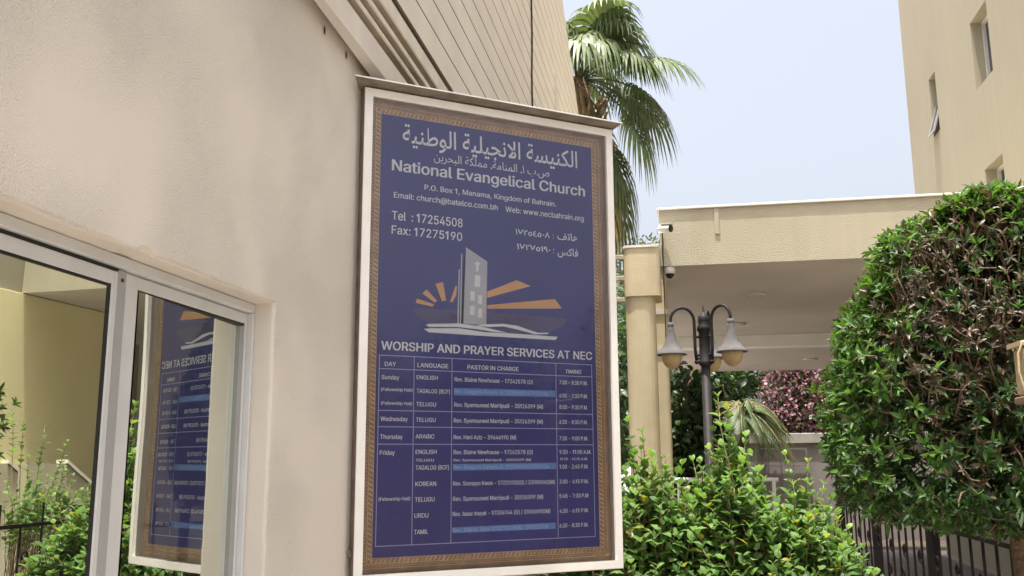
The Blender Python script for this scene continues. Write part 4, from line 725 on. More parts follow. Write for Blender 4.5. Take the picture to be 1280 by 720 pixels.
# rails running from the pillar to the building
rs = thing('rail_screen', 'screen of three pale rails between the pillar and the cream building', 'railing', (-0.9, 9.3, 0))
for z_ in (3.18, 3.40, 3.62):
    c = MB(); c.box(-1.5, -0.495, 9.28, 9.33, z_, z_+0.045, 'canopy', .004); part(c, 'rail', rs)
c = MB(); c.box(-1.16, -1.11, 9.27, 9.34, 0, 3.67, 'canopy', .004); part(c, 'post', rs)

# ceiling lights in the soffit
for i, (x, y, z_, r, lab) in enumerate(((0.879, 10.79, 3.468, 0.13, 'round flush ceiling light nearest the canopy fascia'), (0.80, 13.1, 3.468, 0.13, 'round flush ceiling light just before the pale beam'),
                                (2.2, 16.4, 3.298, 0.12, 'round flush ceiling light behind the beam, beside the hedge'), (0.55, 16.4, 3.298, 0.12, 'round flush ceiling light behind the beam, near the street lamp'))):
    t_ = thing('ceiling_light', lab, 'light', (x, y, z_), 0, 'ceiling lights under the canopy')
    c = MB(); c.lathe([(r, 0), (r, -0.02), (r*.8, -0.03), (r*.75, -.018)], (0, 0, 0), 'soffit', 20); c.build('rim', t_, True)
    c = MB(); c.lathe([(r*.75, -.018), (r*.5, -.03), (0.001, -.035)], (0, 0, 0), 'soffit', 20); c.build('diffuser', t_, True)

# security cameras
t_ = thing('security_camera', 'white bullet security camera on the corner of the canopy fascia', 'camera', (-0.14, 9.0, 3.83))
c = MB(); c.lathe([(0.001, 0), (0.045, 0), (0.045, 0.03), (0.03, 0.045), (0.001, .045)], (0, 0, 0), 'white_plastic', 14)
c.v = [(-p[2]*0.6+0.02, -0.015+p[0]*.5-.03, p[1]) for p in c.v]; c.build('mount', t_, True)
d_ = Vector((0.80, -0.55, -0.12)).normalized()
c = MB(); P0 = Vector((0.0, -0.05, 0.0)); c.tube([P0, P0+d_*0.02, P0+d_*0.13, P0+d_*0.135], [0.03, 0.038, 0.038, 0.034], 'white_plastic', 16); c.build('housing', t_, True)
c = MB(); c.tube([P0+d_*0.1352, P0+d_*0.142], [0.036, 0.034], 'black_plastic', 16); c.build('lens', t_, True)
c = MB(); q = P0+d_*0.02+Vector((0, 0, .041)); sdv = d_.cross(Zu).normalized()
c.add([q-sdv*.036, q+sdv*.036, q+sdv*.036+d_*.15, q-sdv*.036+d_*.15]+[p_+Vector((0, 0, .004)) for p_ in (q-sdv*.036, q+sdv*.036, q+sdv*.036+d_*.15, q-sdv*.036+d_*.15)], [(3,2,1,0), (4,5,6,7), (0,1,5,4), (1,2,6,5), (2,3,7,6), (3,0,4,7)], 'white_plastic'); c.build('sun_shield', t_)
t_ = thing('dome_camera', 'small white dome camera under the canopy edge beside the pillar', 'camera', (-0.055, 9.06, 3.468))
c = MB(); c.lathe([(0.05, 0), (0.055, -0.03), (0.05, -0.06), (0.04, -0.066)], (0, 0, 0), 'white_plastic', 18); c.build('base', t_, True)
c = MB(); c.lathe([(0.041, -0.066), (0.036, -0.09), (0.02, -0.108), (0.001, -0.112)], (0, 0, 0), 'black_plastic', 18); c.build('dome', t_, True)

# ------------------------------------------------------------------ three-armed street lamp
LX, LY = 0.226, 8.2
sl_ = thing('street_lamp', 'dark three-armed street lamp with grey bell shades in front of the canopy', 'street lamp', (LX, LY, 0))
c = MB(); c.tube([(0,0,0),(0,0,0.03),(0,0,0.5),(0,0,0.52),(0,0,2.46)], [0.10,0.10,0.065,0.045,0.038], 'bronze_metal', 14); c.build('post', sl_, True)
c = MB(); c.lathe([(0.038,2.40),(0.055,2.42),(0.055,2.45),(0.047,2.46),(0.047,2.70),(0.06,2.72),(0.06,2.75),(0.044,2.77),(0.05,2.80),(0.05,2.84),(0.036,2.85),(0.02,2.87),(0.008,2.885),(0.006,2.93),(0.001,2.945)], (0,0,0), 'bronze_metal', 14); c.build('finial', sl_, True)
for ang in (195, 318, 78):
    a = rad(ang); u = Vector((math.cos(a), math.sin(a), 0))
    pts = [u*0.075+Zu*2.44, u*0.085+Zu*2.55, u*0.085+Zu*2.80]
    for k in range(1, 12):
        th_ = math.pi*k/11; pts.append(u*(0.085+0.105*(1-math.cos(th_)))+Zu*(2.80+0.115*math.sin(th_)))
    pts.append(u*0.295+Zu*2.765)
    c = MB(); c.tube(pts, 0.0135, 'bronze_metal', 8)
    c.tube([u*0.04+Zu*2.50, u*0.085+Zu*2.50], 0.012, 'bronze_metal', 6); c.tube([u*0.04+Zu*2.66, u*0.085+Zu*2.66], 0.012, 'bronze_metal', 6)
    c.lathe([(0.001,-.02),(0.02,-.01),(0.02,0.01),(0.001,.02)], tuple(u*0.075+Zu*2.44), 'bronze_metal', 10)
    arm = c.build('arm', sl_, True)
    p_ = u*0.295
    c = MB(); c.lathe([(0.001,2.785),(0.026,2.785),(0.028,2.755),(0.024,2.745),(0.03,2.735),(0.03,2.715),(0.038,2.68),(0.05,2.63),(0.07,2.58),(0.098,2.54),(0.128,2.512),(0.132,2.503),(0.128,2.50),(0.09,2.515),(0.001,2.53)], (p_.x,p_.y,0), 'shade_metal', 24); sh = c.build('lamp_shade', sl_, True)
    c = MB(); c.lathe([(0.086,2.512),(0.089,2.49),(0.083,2.455),(0.068,2.42),(0.045,2.395),(0.02,2.38),(0.001,2.378)], (p_.x,p_.y,0), 'globe', 20); c.build('globe', sh, True)

# ------------------------------------------------------------------ tall tan building at right
tb = thing('tall_building', 'tall plain tan building with small deep windows at right', 'building', (4.4, 12, 0))
BX = 4.4; wins = [(12.99, 13.73, 6.86, 7.90), (15.67, 16.06, 6.97, 8.0), (12.98, 13.73, 4.62, 5.66), (12.99, 13.73, 9.3, 10.3), (8.2, 8.9, 6.86, 7.9), (10.9, 12.6, 0.0, 3.3)]
yb = sorted(set([5.0, 17.57] + [v for w_ in wins for v in w_[:2]])); zb_ = sorted(set([0.0, 15.0] + [v for w_ in wins for v in w_[2:]]))
c = MB()
for y0_, y1_ in zip(yb[:-1], yb[1:]):
    for z0_, z1_ in zip(zb_[:-1], zb_[1:]):
        my, mz = (y0_+y1_)/2, (z0_+z1_)/2
        if any(w_[0] < my < w_[1] and w_[2] < mz < w_[3] for w_ in wins): continue
        c.face([(BX, y0_, z0_), (BX, y0_, z1_), (BX, y1_, z1_), (BX, y1_, z0_)], 'tower')
for (a, b, c0, c1) in wins:
    D_ = 0.20 if c0 > 0 else 0.6
    c.face([(BX,a,c0),(BX,a,c1),(BX+D_,a,c1),(BX+D_,a,c0)], 'tower'); c.face([(BX,b,c0),(BX+D_,b,c0),(BX+D_,b,c1),(BX,b,c1)], 'tower')
    c.face([(BX,a,c1),(BX,b,c1),(BX+D_,b,c1),(BX+D_,a,c1)], 'tower'); c.face([(BX,a,c0),(BX+D_,a,c0),(BX+D_,b,c0),(BX,b,c0)], 'tower')
c.face([(BX,17.57,0),(BX,17.57,15),(14,17.57,15),(14,17.57,0)], 'tower'); c.face([(BX,5,0),(14,5,0),(14,5,15),(BX,5,15)], 'tower'); c.face([(BX,5,15),(14,5,15),(14,17.57,15),(BX,17.57,15)], 'tower')
part(c, 'wall', tb)
for i, (a, b, c0, c1) in enumerate(wins):
    if c0 == 0:
        c = MB(); c.box(BX+.55, BX+.6, a, b, 0, 3.3, 'concrete'); part(c, 'entrance_wall', tb); continue
    D_ = 0.20; f_ = 0.045
    c = MB()
    for q in ((a,b,c1-f_,c1),(a,b,c0,c0+f_),(a,a+f_,c0+f_,c1-f_),(b-f_,b,c0+f_,c1-f_)): c.box(BX+D_-.04, BX+D_+.02, q[0]+.001, q[1]-.001, q[2]+.001, q[3]-.001, 'alu')
    part(c, 'window', tb); wo = tb.children[-1]
    c = MB(); c.face([(BX+D_, a+f_, c0+f_), (BX+D_, a+f_, c1-f_), (BX+D_, b-f_, c1-f_), (BX+D_, b-f_, c0+f_)], 'winglass'); c.v = [tuple(Vector(p)-Vector(tb.location)) for p in c.v]
    c.build('pane', wo)
c = MB(); c.box(4.372, 4.398, 5.0, 10.88, 0.0, 3.46, 'brightened_yellow', .004); part(c, 'brightened_wall_panel', tb)  # added panel, its colour lightened to brighten the wall in the window reflection
# open top-hung sash of the narrow window
c = MB(); a, b, zt, zb2 = 15.70, 16.03, 7.50, 6.99; ox = 0.10
for s0, s1 in ((a, a+.04), (b-.04, b)): c.add([(BX+.06, s0, zt), (BX+.06, s1, zt), (BX-ox, s1, zb2-.03), (BX-ox, s0, zb2-.03), (BX+.09, s0, zt), (BX+.09, s1, zt), (BX-ox+.03, s1, zb2-.02), (BX-ox+.03, s0, zb2-.02)], [(0,1,2,3),(7,6,5,4),(0,4,5,1),(1,5,6,2),(2,6,7,3),(3,7,4,0)], 'alu_grey')
c.add([(BX-ox, a+.04, zb2-.03), (BX-ox, b-.04, zb2-.03), (BX-ox+.03, b-.04, zb2-.02), (BX-ox+.03, a+.04, zb2-.02), (BX-ox+.03, a+.04, zb2+.03), (BX-ox+.03, b-.04, zb2+.03)], [(0,1,2,3), (0,1,5,4), (3,2,5,4)], 'alu_grey')
c.face([(BX+.075, a+.04, zt), (BX+.075, b-.04, zt), (BX-ox+.018, b-.04, zb2-.02), (BX-ox+.018, a+.04, zb2-.02)], 'winglass')
part(c, 'open_sash', tb)

# concrete stair along the tall building
sc_ = thing('concrete_stair', 'pale concrete stair with sloping white-capped parapet beside the tall building', 'stair', (4.1, 9.4, 0))
c = MB()
for k in range(8): c.box(3.72, 4.39, 8.9+k*.27, 8.9+(k+1)*.27, 0, 1.0-k*.12, 'concrete')
part(c, 'steps', sc_)
for x in (3.60, 4.30):
    c = MB(); c.add([(x,8.3,0),(x,11.2,0),(x,11.2,.35),(x,8.9,1.62),(x,8.3,1.62),(x+.1,8.3,0),(x+.1,11.2,0),(x+.1,11.2,.35),(x+.1,8.9,1.62),(x+.1,8.3,1.62)], [(0,1,2,3,4),(9,8,7,6,5),(2,7,8,3),(3,8,9,4),(0,4,9,5),(1,6,7,2)], 'canopy')
    c.add([(x-.02,11.22,.352),(x+.12,11.22,.352),(x+.12,8.9,1.622),(x-.02,8.9,1.622),(x-.02,11.22,.39),(x+.12,11.22,.39),(x+.12,8.9,1.66),(x-.02,8.9,1.66)], [(4,5,6,7),(0,1,5,4),(1,2,6,5),(3,0,4,7),(2,3,7,6)], 'coping')
    part(c, 'parapet', sc_)
c = MB(); c.box(3.45, 3.58, 8.0, 11.3, 0.004, 0.35, 'maroon', .01); part(c, 'plinth', sc_)

# ------------------------------------------------------------------ iron fence with scrolls
FXX = 1.42
fe = thing('iron_fence', 'dark wrought iron fence with small scrolls behind the clipped tree', 'fence', (FXX, 5, 0))
def iron(pts, r, n=6): mb = MB(); mb.tube(pts, r, 'iron', n); return mb
for z_ in (1.22, 0.22):
    c = MB(); c.box(FXX-.012, FXX+.012, 2.6, 9.2, z_-.012, z_+.012, 'iron'); part(c, 'rail', fe)
for y_ in (2.6, 4.2, 5.98, 7.62, 9.2):
    c = MB(); c.box(FXX-.028, FXX+.028, y_-.028, y_+.028, 0, 1.30, 'iron', .004); c.box(FXX-.036, FXX+.036, y_-.036, y_+.036, 1.302, 1.33, 'iron', .006); part(c, 'post', fe)
k = 0; y_ = 2.75
while y_ < 9.15:
    if min(abs(y_-q) for q in (2.6, 4.2, 5.98, 7.62, 9.2)) > .07:
        c = iron([(FXX, y_, .22), (FXX, y_, 1.22 if k % 2 else 1.36)], 0.0075); part(c, 'bar', fe)
        sgn_ = 1 if k % 2 else -1; zc = 1.02 if k % 2 else 0.86
        for (zz, s_) in ((zc, sgn_), (0.62 if k % 2 else 0.5, -sgn_)):
            pts = []
            for i in range(15):
                a = -math.pi/2+1.75*math.pi*i/14*s_ if s_ > 0 else -math.pi/2-1.75*math.pi*i/14
                r_ = 0.045*(1-.55*i/14); pts.append((FXX, y_+s_*0.055+r_*math.cos(a)*1.0, zz+r_*math.sin(a)))
            c = iron(pts, 0.0075, 5); c.tube([(FXX, y_, zz-.045), (FXX, y_+s_*.055, zz-.045)], .0075, 'iron', 5); part(c, 'scroll', fe)
    y_ += 0.205; k += 1

# beige box on a post at the right edge, with its cable
bx = thing('metal_box', 'beige metal box with folded edges on a post at right picture edge', 'utility box', (1.275, 3.25, 0))
c = MB(); c.box(1.085, 1.455, 3.2, 3.30, 1.80, 1.955, 'box', .008); part(c, 'body', bx)
c = MB(); c.add([(1.071,3.18,1.957),(1.475,3.18,1.995),(1.475,3.31,1.995),(1.071,3.31,1.957),(1.071,3.18,1.972),(1.475,3.18,2.01),(1.475,3.31,2.01),(1.071,3.31,1.972)], [(0,3,2,1),(4,5,6,7),(0,1,5,4),(1,2,6,5),(2,3,7,6),(3,0,4,7)], 'box'); part(c, 'lid', bx)
c = MB(); c.box(1.077, 1.465, 3.19, 3.31, 1.775, 1.798, 'backboard', .004); part(c, 'base_rim', bx)
c = MB(); c.tube([(1.295, 3.25, 0), (1.295, 3.25, 1.775)], .025, 'iron', 10); part(c, 'post', bx)
cb = MB(); cb.tube([(1.11,3.175,1.978),(1.075,3.172,1.965),(1.061,3.178,1.93),(1.059,3.18,1.87),(1.069,3.18,1.82),(1.085,3.19,1.76),(1.10,3.21,1.68),(1.115,3.22,1.55),(1.12,3.22,1.2),(1.14,3.23,.6),(1.16,3.24,.01)], .0035, 'box', 6)
tag(one(cb, 'power_cable'), 'thin beige cable looping down beside the metal box', 'cable')

# ------------------------------------------------------------------ garden end: wall, gate, planting under the canopy
gw = thing('garden_wall', 'grey garden wall with pale coping beyond the canopy', 'wall', (2.6, 20.5, 0))
c = MB(); c.box(0.3, 9.0, 20.4, 20.6, 0, 1.95, 'greywall'); part(c, 'wall', gw)
c = MB(); c.box(0.25, 9.05, 20.34, 20.66, 1.952, 2.16, 'kerb', .01); part(c, 'coping', gw)
gt = thing('metal_gate', 'grey metal gate with rectangular grid against the garden wall', 'gate', (2.0, 20.3, 0))
c = MB()
for q in ((1.5,1.54,0,1.86),(2.5,2.54,0,1.86),(1.54,2.5,1.82,1.86)): c.box(q[0], q[1], 20.28, 20.32, q[2], q[3], 'gate_metal')
part(c, 'gate_frame', gt)
c = MB()
for z_ in (1.62, 1.48, 1.0, .6): c.box(1.542, 2.498, 20.29, 20.305, z_, z_+.014, 'gate_metal')
for x in (1.75, 2.0, 2.25): c.box(x, x+.014, 20.306, 20.318, 0.02, 1.815, 'gate_metal')
part(c, 'grid', gt)
wr = thing('white_barrier', 'low white barrier rail behind the leafy shrubs', 'barrier', (0.5, 10.5, 0))
c = MB(); c.tube([(-0.1, 10.5, 1.40), (1.0, 10.5, 1.40)], .022, 'white_plastic', 8); part(c, 'rail', wr)
for x in (-0.05, 0.95): c = MB(); c.tube([(x, 10.5, 0), (x, 10.5, 1.39)], .02, 'white_plastic', 8); part(c, 'post', wr)

def plant(name, label, cat, base, stems, crown_mb, trunk_mat='trunk', tname='trunk', cname='crown', group=None):
    t_ = thing(name, label, cat, base, 0, group)
    mb = MB()
    for pts, rr in stems: mb.tube(pts, rr, trunk_mat, 8)
    part(mb, tname, t_, True); part(crown_mb, cname, t_, True)
    return t_
# shrub at the foot of the pillar
mb = MB(); blob_leaves(mb, [(-.75,7.8,1.2,.35,.4,.55),(-.6,7.8,.7,.45,.4,.6),(-.85,7.9,.6,.4,.4,.6)], 1800, .10, ['tree_a','shrub_c','hedge_b'], [.3,.4,.3], .6)
plant('pillar_shrub', 'broad green shrub at the foot of the canopy pillar, glimpsed beside the notice board', 'shrub', (-.7, 7.8, 0), [([(-.7,7.8,0),(-.72,7.8,1.2)], [.04,.015])], mb)
# dark shrub behind the lamp
mb = MB(); blob_leaves(mb, [(-0.02,12,2.1,.34,.5,.72),(0.20,12.1,1.7,.36,.5,.8),(0.05,11.9,1.2,.5,.5,.8),(0.45,12.2,1.15,.35,.4,.65)], 3600, .13, ['tree_a','tree_b','hedge_c'], [.25,.45,.3], .5)
plant('dark_shrub', 'dense dark green shrub behind the street lamp post', 'shrub', (0.1, 12, 0), [([(0.1,12,0),(0.08,12,1.2),(0.0,12,2.2)], [.06,.045,.02]), ([(0.12,12,.1),(0.3,12.1,1.7)], [.04,.015])], mb)
# bougainvillea
mb = MB(); blob_leaves(mb, [(2.25,20.9,2.9,.6,.5,.75),(2.75,20.9,3.0,.8,.5,.9),(2.4,20.8,2.5,.9,.5,.45),(1.95,20.9,2.45,.4,.4,.4),(3.3,20.9,2.7,.6,.5,.6),(2.4,21,3.7,.8,.5,.5)], 8000, .085, ['pink','pink_b','tree_b','hedge_b'], [.40,.22,.28,.10], .6, .7)
plant('bougainvillea', 'pink flowering bougainvillea spilling over the garden wall', 'shrub', (2.4, 20.95, 0), [([(2.4,20.95,0),(2.3,20.95,1.6),(2.0,20.9,2.9)], [.07,.05,.02]), ([(2.4,20.95,.8),(2.8,20.95,3.0)], [.05,.02])], mb)
# straw-coloured drooping palm
mb = MB()
for i in range(40):
    a = random.uniform(0, 2*math.pi); el = random.uniform(.1, 1.3); L = random.uniform(.9, 1.3); o_ = Vector((1.2, 19.5, 2.55))
    d = Vector((math.cos(a)*math.cos(el), math.sin(a)*math.cos(el), math.sin(el)))
    pr_ = None
    P = [o_ + d*L*s_ - Zu*(0.9*L*s_*s_) for s_ in np.linspace(0, 1, 11)]
    pos, ax, nr = [], [], []
    for k in range(1, 11):
        t = (P[k]-P[k-1]).normalized(); sd_ = t.cross(Zu); sd_ = sd_.normalized() if sd_.length > .05 else Vector((1,0,0))
        for s_ in (-1, 1):
            for q in (0, .33, .66): pos.append(P[k-1].lerp(P[k], q)); ax.append(sd_*s_*.6+t*.5-Zu*.7); nr.append(t.cross(sd_*s_)+Zu*.2)
    leaves(mb, np.array(pos), np.array(ax), np.array(nr), .34, .022, ['straw' if i % 4 == 0 else 'palm_a']*len(pos), .3, .1)
    mb.tube(P, [.012]*11, 'straw', 4)
plant('straw_palm', 'small palm with drooping straw-coloured fronds left of the bougainvillea', 'palm', (1.15, 19.5, 0), [([(1.15,19.5,0),(1.15,19.5,2.5)], [.12,.09])], mb, 'trunk')

# background trees
def bg_tree(x, y, zc, r, n, size, mats, probs, label, seed):
    rg = random.Random(seed); blobs = []
    for i in range(9):
        a = rg.uniform(0, 6.28); q = rg.uniform(.25, .75); blobs.append((x+math.cos(a)*r*q, y+math.sin(a)*r*q, zc+rg.uniform(-.6, .75)*r, r*rg.uniform(.35, .6), r*rg.uniform(.35, .6), r*rg.uniform(.3, .5)))
    mb = MB(); blob_leaves(mb, blobs, n, size, mats, probs, .7)
    plant('tree', label, 'tree', (x, y, 0), [([(x, y, 0), (x+.1, y, zc*.5), (x, y, zc)], [.07*r, .05*r, .02*r])]+[([(x, y, zc*.6), (b[0], b[1], b[2])], [.03*r, .008*r]) for b in blobs[:6]], mb)
TB = ['tree_a', 'tree_b', 'hedge_c']
bg_tree(-1.9, 24, 4.0, 2.8, 4200, .24, TB, [.4, .35, .25], 'green tree seen in the gap between notice board and pillar', 1)
bg_tree(1.6, 26.5, 3.2, 2.6, 4200, .26, TB, [.2, .5, .3], 'dark tree behind the straw palm beyond the canopy', 2)
bg_tree(5.6, 28, 3.4, 2.8, 4200, .26, TB, [.2, .5, .3], 'dark tree behind the bougainvillea beyond the canopy', 3)
bg_tree(-1.95, 42, 9.6, 2.1, 3000, .22, ['far_leaf', 'tree_a'], [.75, .25], 'distant grey-green treetop above the pillar', 4)
bg_tree(0.2, 30, 2.8, 2.4, 3200, .26, TB, [.2, .5, .3], 'dark tree far behind the dark shrub and lamp', 6)

# ------------------------------------------------------------------ fan palm behind the cladding
pm = thing('fan_palm', 'tall fan palm with drooping fronds rising behind the notice board', 'palm', (-1.32, 14.0, 0))
PC = Vector((-1.42, 14.0, 7.58))
c = MB(); c.tube([(-1.34,14,0),(-1.32,14,3),(-1.36,14,6.2),(-1.42,14,7.2),(-1.42,14,7.62)], [.26,.21,.20,.24,.14], 'palm_trunk', 14)
rp = random.Random(5)
for i in range(70):      # old leaf bases
    a = rp.uniform(0, 6.28); z_ = rp.uniform(5.4, 7.2); u = Vector((math.cos(a), math.sin(a), 0))
    p_ = Vector((-1.31, 14, z_))+u*.19; c.tube([p_, p_+u*.10+Zu*.10, p_+u*.16+Zu*.24], [.035, .028, .014], 'palm_trunk', 5)
part(c, 'trunk', pm, True)
def fan(mbs, d, L, R, droop, mat, seed):
    rg = random.Random(seed); d = d.normalized(); P = [PC+d*.1+Vector((0,0,-.1))]
    n = 9
    for k in range(1, n+1): s_ = k/n; P.append(PC+d*(.1+L*s_)-Zu*(droop*.35*L*s_*s_))
    mbs.tube(P, [.022-.010*k/n for k in range(n+1)], 'palm_b' if mat != 'palm_dry' else 'palm_dry', 5)
    t = (P[-1]-P[-2]).normalized(); s0 = t.cross(Zu); s0 = s0.normalized() if s0.length > .1 else Vector((0, 1, 0))
    tw = rg.uniform(-.5, .5); nn = s0.cross(t).normalized(); s0 = (s0*math.cos(tw)+nn*math.sin(tw)).normalized(); nn = s0.cross(t).normalized()
    ns = 34
    for i in range(ns):
        th_ = rad(-125+250*i/(ns-1))+rg.uniform(-.03, .03); rr = R*(0.72+.28*math.cos(th_*.8))*rg.uniform(.9, 1.06)
        dr = t*math.cos(th_)+s0*math.sin(th_); sdv = (-t*math.sin(th_)+s0*math.cos(th_))
        o0 = P[-1]+t*(.36*R*(1-abs(i-(ns-1)/2)/((ns-1)/2)))-Zu*(.10*R*(1-abs(i-(ns-1)/2)/((ns-1)/2))**2*droop)
        V = []; stations = (0.0, .3, .55, .75, .9, 1.0); wd = (0.008, .032*R, .034*R, .022*R, .011*R, .0015)
        for s_, w_ in zip(stations, wd):
            q = max(0, s_-.30); lift = nn*(.10*R*math.sin(min(1, s_)*2.0)*abs(math.sin(th_)))
            p_ = o0+dr*rr*.82*(s_-.30*q*q*droop) - Zu*(rr*droop*(0.95*q*q+.25*q)) + lift + nn*(.012*R*(1 if i % 2 else -1))
            V += [p_-sdv*w_, p_+sdv*w_]
        mbs.add(V, [(2*k, 2*k+1, 2*k+3, 2*k+2) for k in range(5)], mat)
def frond(d, L, R, droop, mat, seed):
    mb = MB(); fan(mb, Vector(d), L, R, droop, mat, seed); part(mb, 'frond', pm, False)
frond((1.0, -.30, .42), 1.08, .92, .80, 'palm_a', 1)
frond((.95, -.4, -.15), .80, .60, 1.7, 'palm_b', 2)
frond((.42, -.5, -.9), .95, .70, 1.8, 'palm_b', 3)
frond((.72, -.3, .95), .85, .85, 1.1, 'palm_a', 4)
frond((.35, -.5, 1.0), .9, 1.1, .8, 'palm_a', 5)
frond((.15, -.8, .6), .7, 1.0, 1.0, 'palm_a', 6)
frond((.35, .4, -.95), .9, .7, 1.7, 'palm_b', 7)
frond((.55, -.35, -.75), .95, .75, 1.7, 'palm_b', 9)
frond((.42, .3, -.85), 1.1, .8, 1.7, 'palm_b', 10)
frond((.30, -.5, -1.0), 1.15, .75, 1.6, 'palm_dry', 12)
frond((.8, -.1, .7), .9, .75, 1.2, 'palm_b', 13)
frond((.42, -.3, 1.2), 1.15, .95, 1.0, 'palm_b', 14)
frond((.65, -.5, 1.2), 1.05, .85, 1.1, 'palm_a', 15)
frond((.95, -.1, .12), .8, .8, 1.2, 'palm_b', 16)
frond((.8, -.6, .55), .95, .8, 1.1, 'palm_a', 17)
frond((.85, -.45, -.35), .9, .65, 1.6, 'palm_a', 18)
frond((.9, .4, .2), .85, .8, 1.2, 'palm_b', 19)
frond((.7, .6, .35), .8, .8, 1.1, 'palm_b', 8)
for i in range(14):
    a = rp.uniform(0, 6.28); e_ = rp.uniform(-.2, 1.25)
    dv = Vector((math.cos(a)*math.cos(e_), math.sin(a)*math.cos(e_), math.sin(e_)))
    if dv.x > .45 and dv.z < .6: dv.x *= -1
    frond(dv, rp.uniform(.8, 1.0), rp.uniform(.7, .9), rp.uniform(.9, 1.4), 'palm_a' if i % 2 else 'palm_b', 20+i)
for i in range(9):
    a = rp.uniform(0, 6.28); dv = Vector((math.cos(a)*.6, math.sin(a)*.6, -1)); frond(dv, .75, .8, 1.5, 'palm_dry', 50+i)

# ------------------------------------------------------------------ clipped tree at right
HC = np.array([1.39, 3.88, 1.985]); HR = np.array([0.78, 0.33, 0.62])
def sup(d):
    e = np.where(d[:, 2:3] > 0, 4.2, 9.0); q = d/(np.sum(np.abs(d)**e, 1, keepdims=True)**(1/e))
    k = 1-.27*np.clip(q[:, 2:3]+.15, 0, 1.15)**1.2; q[:, :2] *= k; return q
def hedge():
    t_ = thing('clipped_tree', 'clipped round-topped leafy tree with browned patch by the iron fence', 'tree', (1.27, 3.9, 0))
    mb = MB(); mb.tube([(1.28,3.86,0),(1.27,3.88,.7),(1.26,3.9,1.35),(1.25,3.92,1.8)], [.068,.060,.055,.04], 'trunk', 12)
    for k in range(14):
        a = random.uniform(0, 6.28); e_ = random.uniform(.1, 1.3); q = HC+HR*.85*np.array([math.cos(a)*math.cos(e_), math.sin(a)*math.cos(e_), math.sin(e_)*1.0-.15])
        p0 = np.array([1.26, 3.9, random.uniform(1.25, 1.7)]); mb.tube([p0, (p0+q)/2+[0, 0, .05], q], [.03, .018, .006], 'trunk', 6)
    part(mb, 'trunk', t_, True)
    # rosettes of leaves on the clipped surface and inside
    mb = MB(); tw = MB()
    n = 12500; d = rand_dirs(n); d[:, 2] *= 1.25; d = norm(d); p = sup(d); depth = np.where(RNG.random(n) < .62, RNG.random(n)*.14, .14+.5*RNG.random(n))
    bump = 0.04*np.sin(7*p[:, 0]+3*p[:, 2])*np.cos(6*p[:, 2]-2*p[:, 1])+RNG.normal(0, .018, n)
    pos = HC + p*HR*(1-depth+bump)[:, None]
    patch = np.array([1.08, 3.55, 2.12]); dist = np.linalg.norm((pos-patch)/np.array([.36, .42, .50]), axis=1)
    brown = np.clip(1.35-dist, 0, 1)+.05
    P, A, Nn, Ls, Ws, Ms = [], [], [], [], [], []
    for i in range(n):
        if RNG.random() < .40*(brown[i] > .35): continue
        nrm = d[i]; ax0 = norm(nrm*.7+np.array([0, 0, .5])+RNG.normal(0, .35, 3)); u = norm(np.cross(ax0, RNG.normal(size=3))); v = np.cross(ax0, u)
        isb = RNG.random() < brown[i]*.78; k = RNG.integers(5, 8)
        top = (p[i, 2] > .80) or (p[i, 0] < -.62 and p[i, 2] > -.75 and RNG.random() < .8)  # brighter leaves on top and left: new growth, plus sunlight put into colour
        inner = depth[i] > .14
        for j in range(k):
            th_ = 2*math.pi*j/k+RNG.normal(0, .25); op = RNG.uniform(.35, 1.25)
            P.append(pos[i]+ax0*.012*j/k); A.append(ax0*math.cos(op)+(u*math.cos(th_)+v*math.sin(th_))*math.sin(op)); Nn.append(ax0*math.sin(op)-(u*math.cos(th_)+v*math.sin(th_))*math.cos(op)*.6+np.array([0, 0, .15]))
            s_ = RNG.uniform(.028, .052)*(1.1 if top else 1.0)*(.8 if isb else 1); Ls.append(s_); Ws.append(s_*RNG.uniform(.26, .36))
            r_ = RNG.random()
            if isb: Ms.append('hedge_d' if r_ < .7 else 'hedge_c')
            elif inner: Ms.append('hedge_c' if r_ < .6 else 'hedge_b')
            else: Ms.append('hedge_a' if r_ < (.50 if top else .10) else ('hedge_b' if r_ < (.92 if top else .55) else ('hedge_c' if r_ < .93 else 'hedge_d')))  # front and inner leaves darker, shade put into the leaf colour
        if isb or RNG.random() < .12: tw.tube([pos[i]-ax0*.09+RNG.normal(0, .012, 3), pos[i]-ax0*.04+RNG.normal(0, .012, 3), pos[i]+ax0*.01], [.0035, .003, .002], 'twig', 4)
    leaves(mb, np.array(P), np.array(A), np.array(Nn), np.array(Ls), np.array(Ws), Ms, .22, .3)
    # bigger hanging leaves along the lower edge
    k = 260; a = RNG.uniform(0, 2*math.pi, k); pp = sup(np.stack([np.cos(a), np.sin(a), np.full(k, -.92)], 1))
    q = HC+pp*HR*RNG.uniform(.75, 1.02, (k, 1)); leaves(mb, q, np.stack([np.cos(a)*.5, np.sin(a)*.5, RNG.uniform(-1, .1, k)], 1), np.stack([np.cos(a), np.sin(a), np.full(k, .6)], 1), RNG.uniform(.045, .08, k), RNG.uniform(.016, .024, k), list(RNG.choice(['hedge_b', 'hedge_c', 'hedge_a'], k, p=[.5, .35, .15])), .25, .25)
    part(mb, 'crown', t_, True); part(tw, 'twigs', t_, True)
hedge()

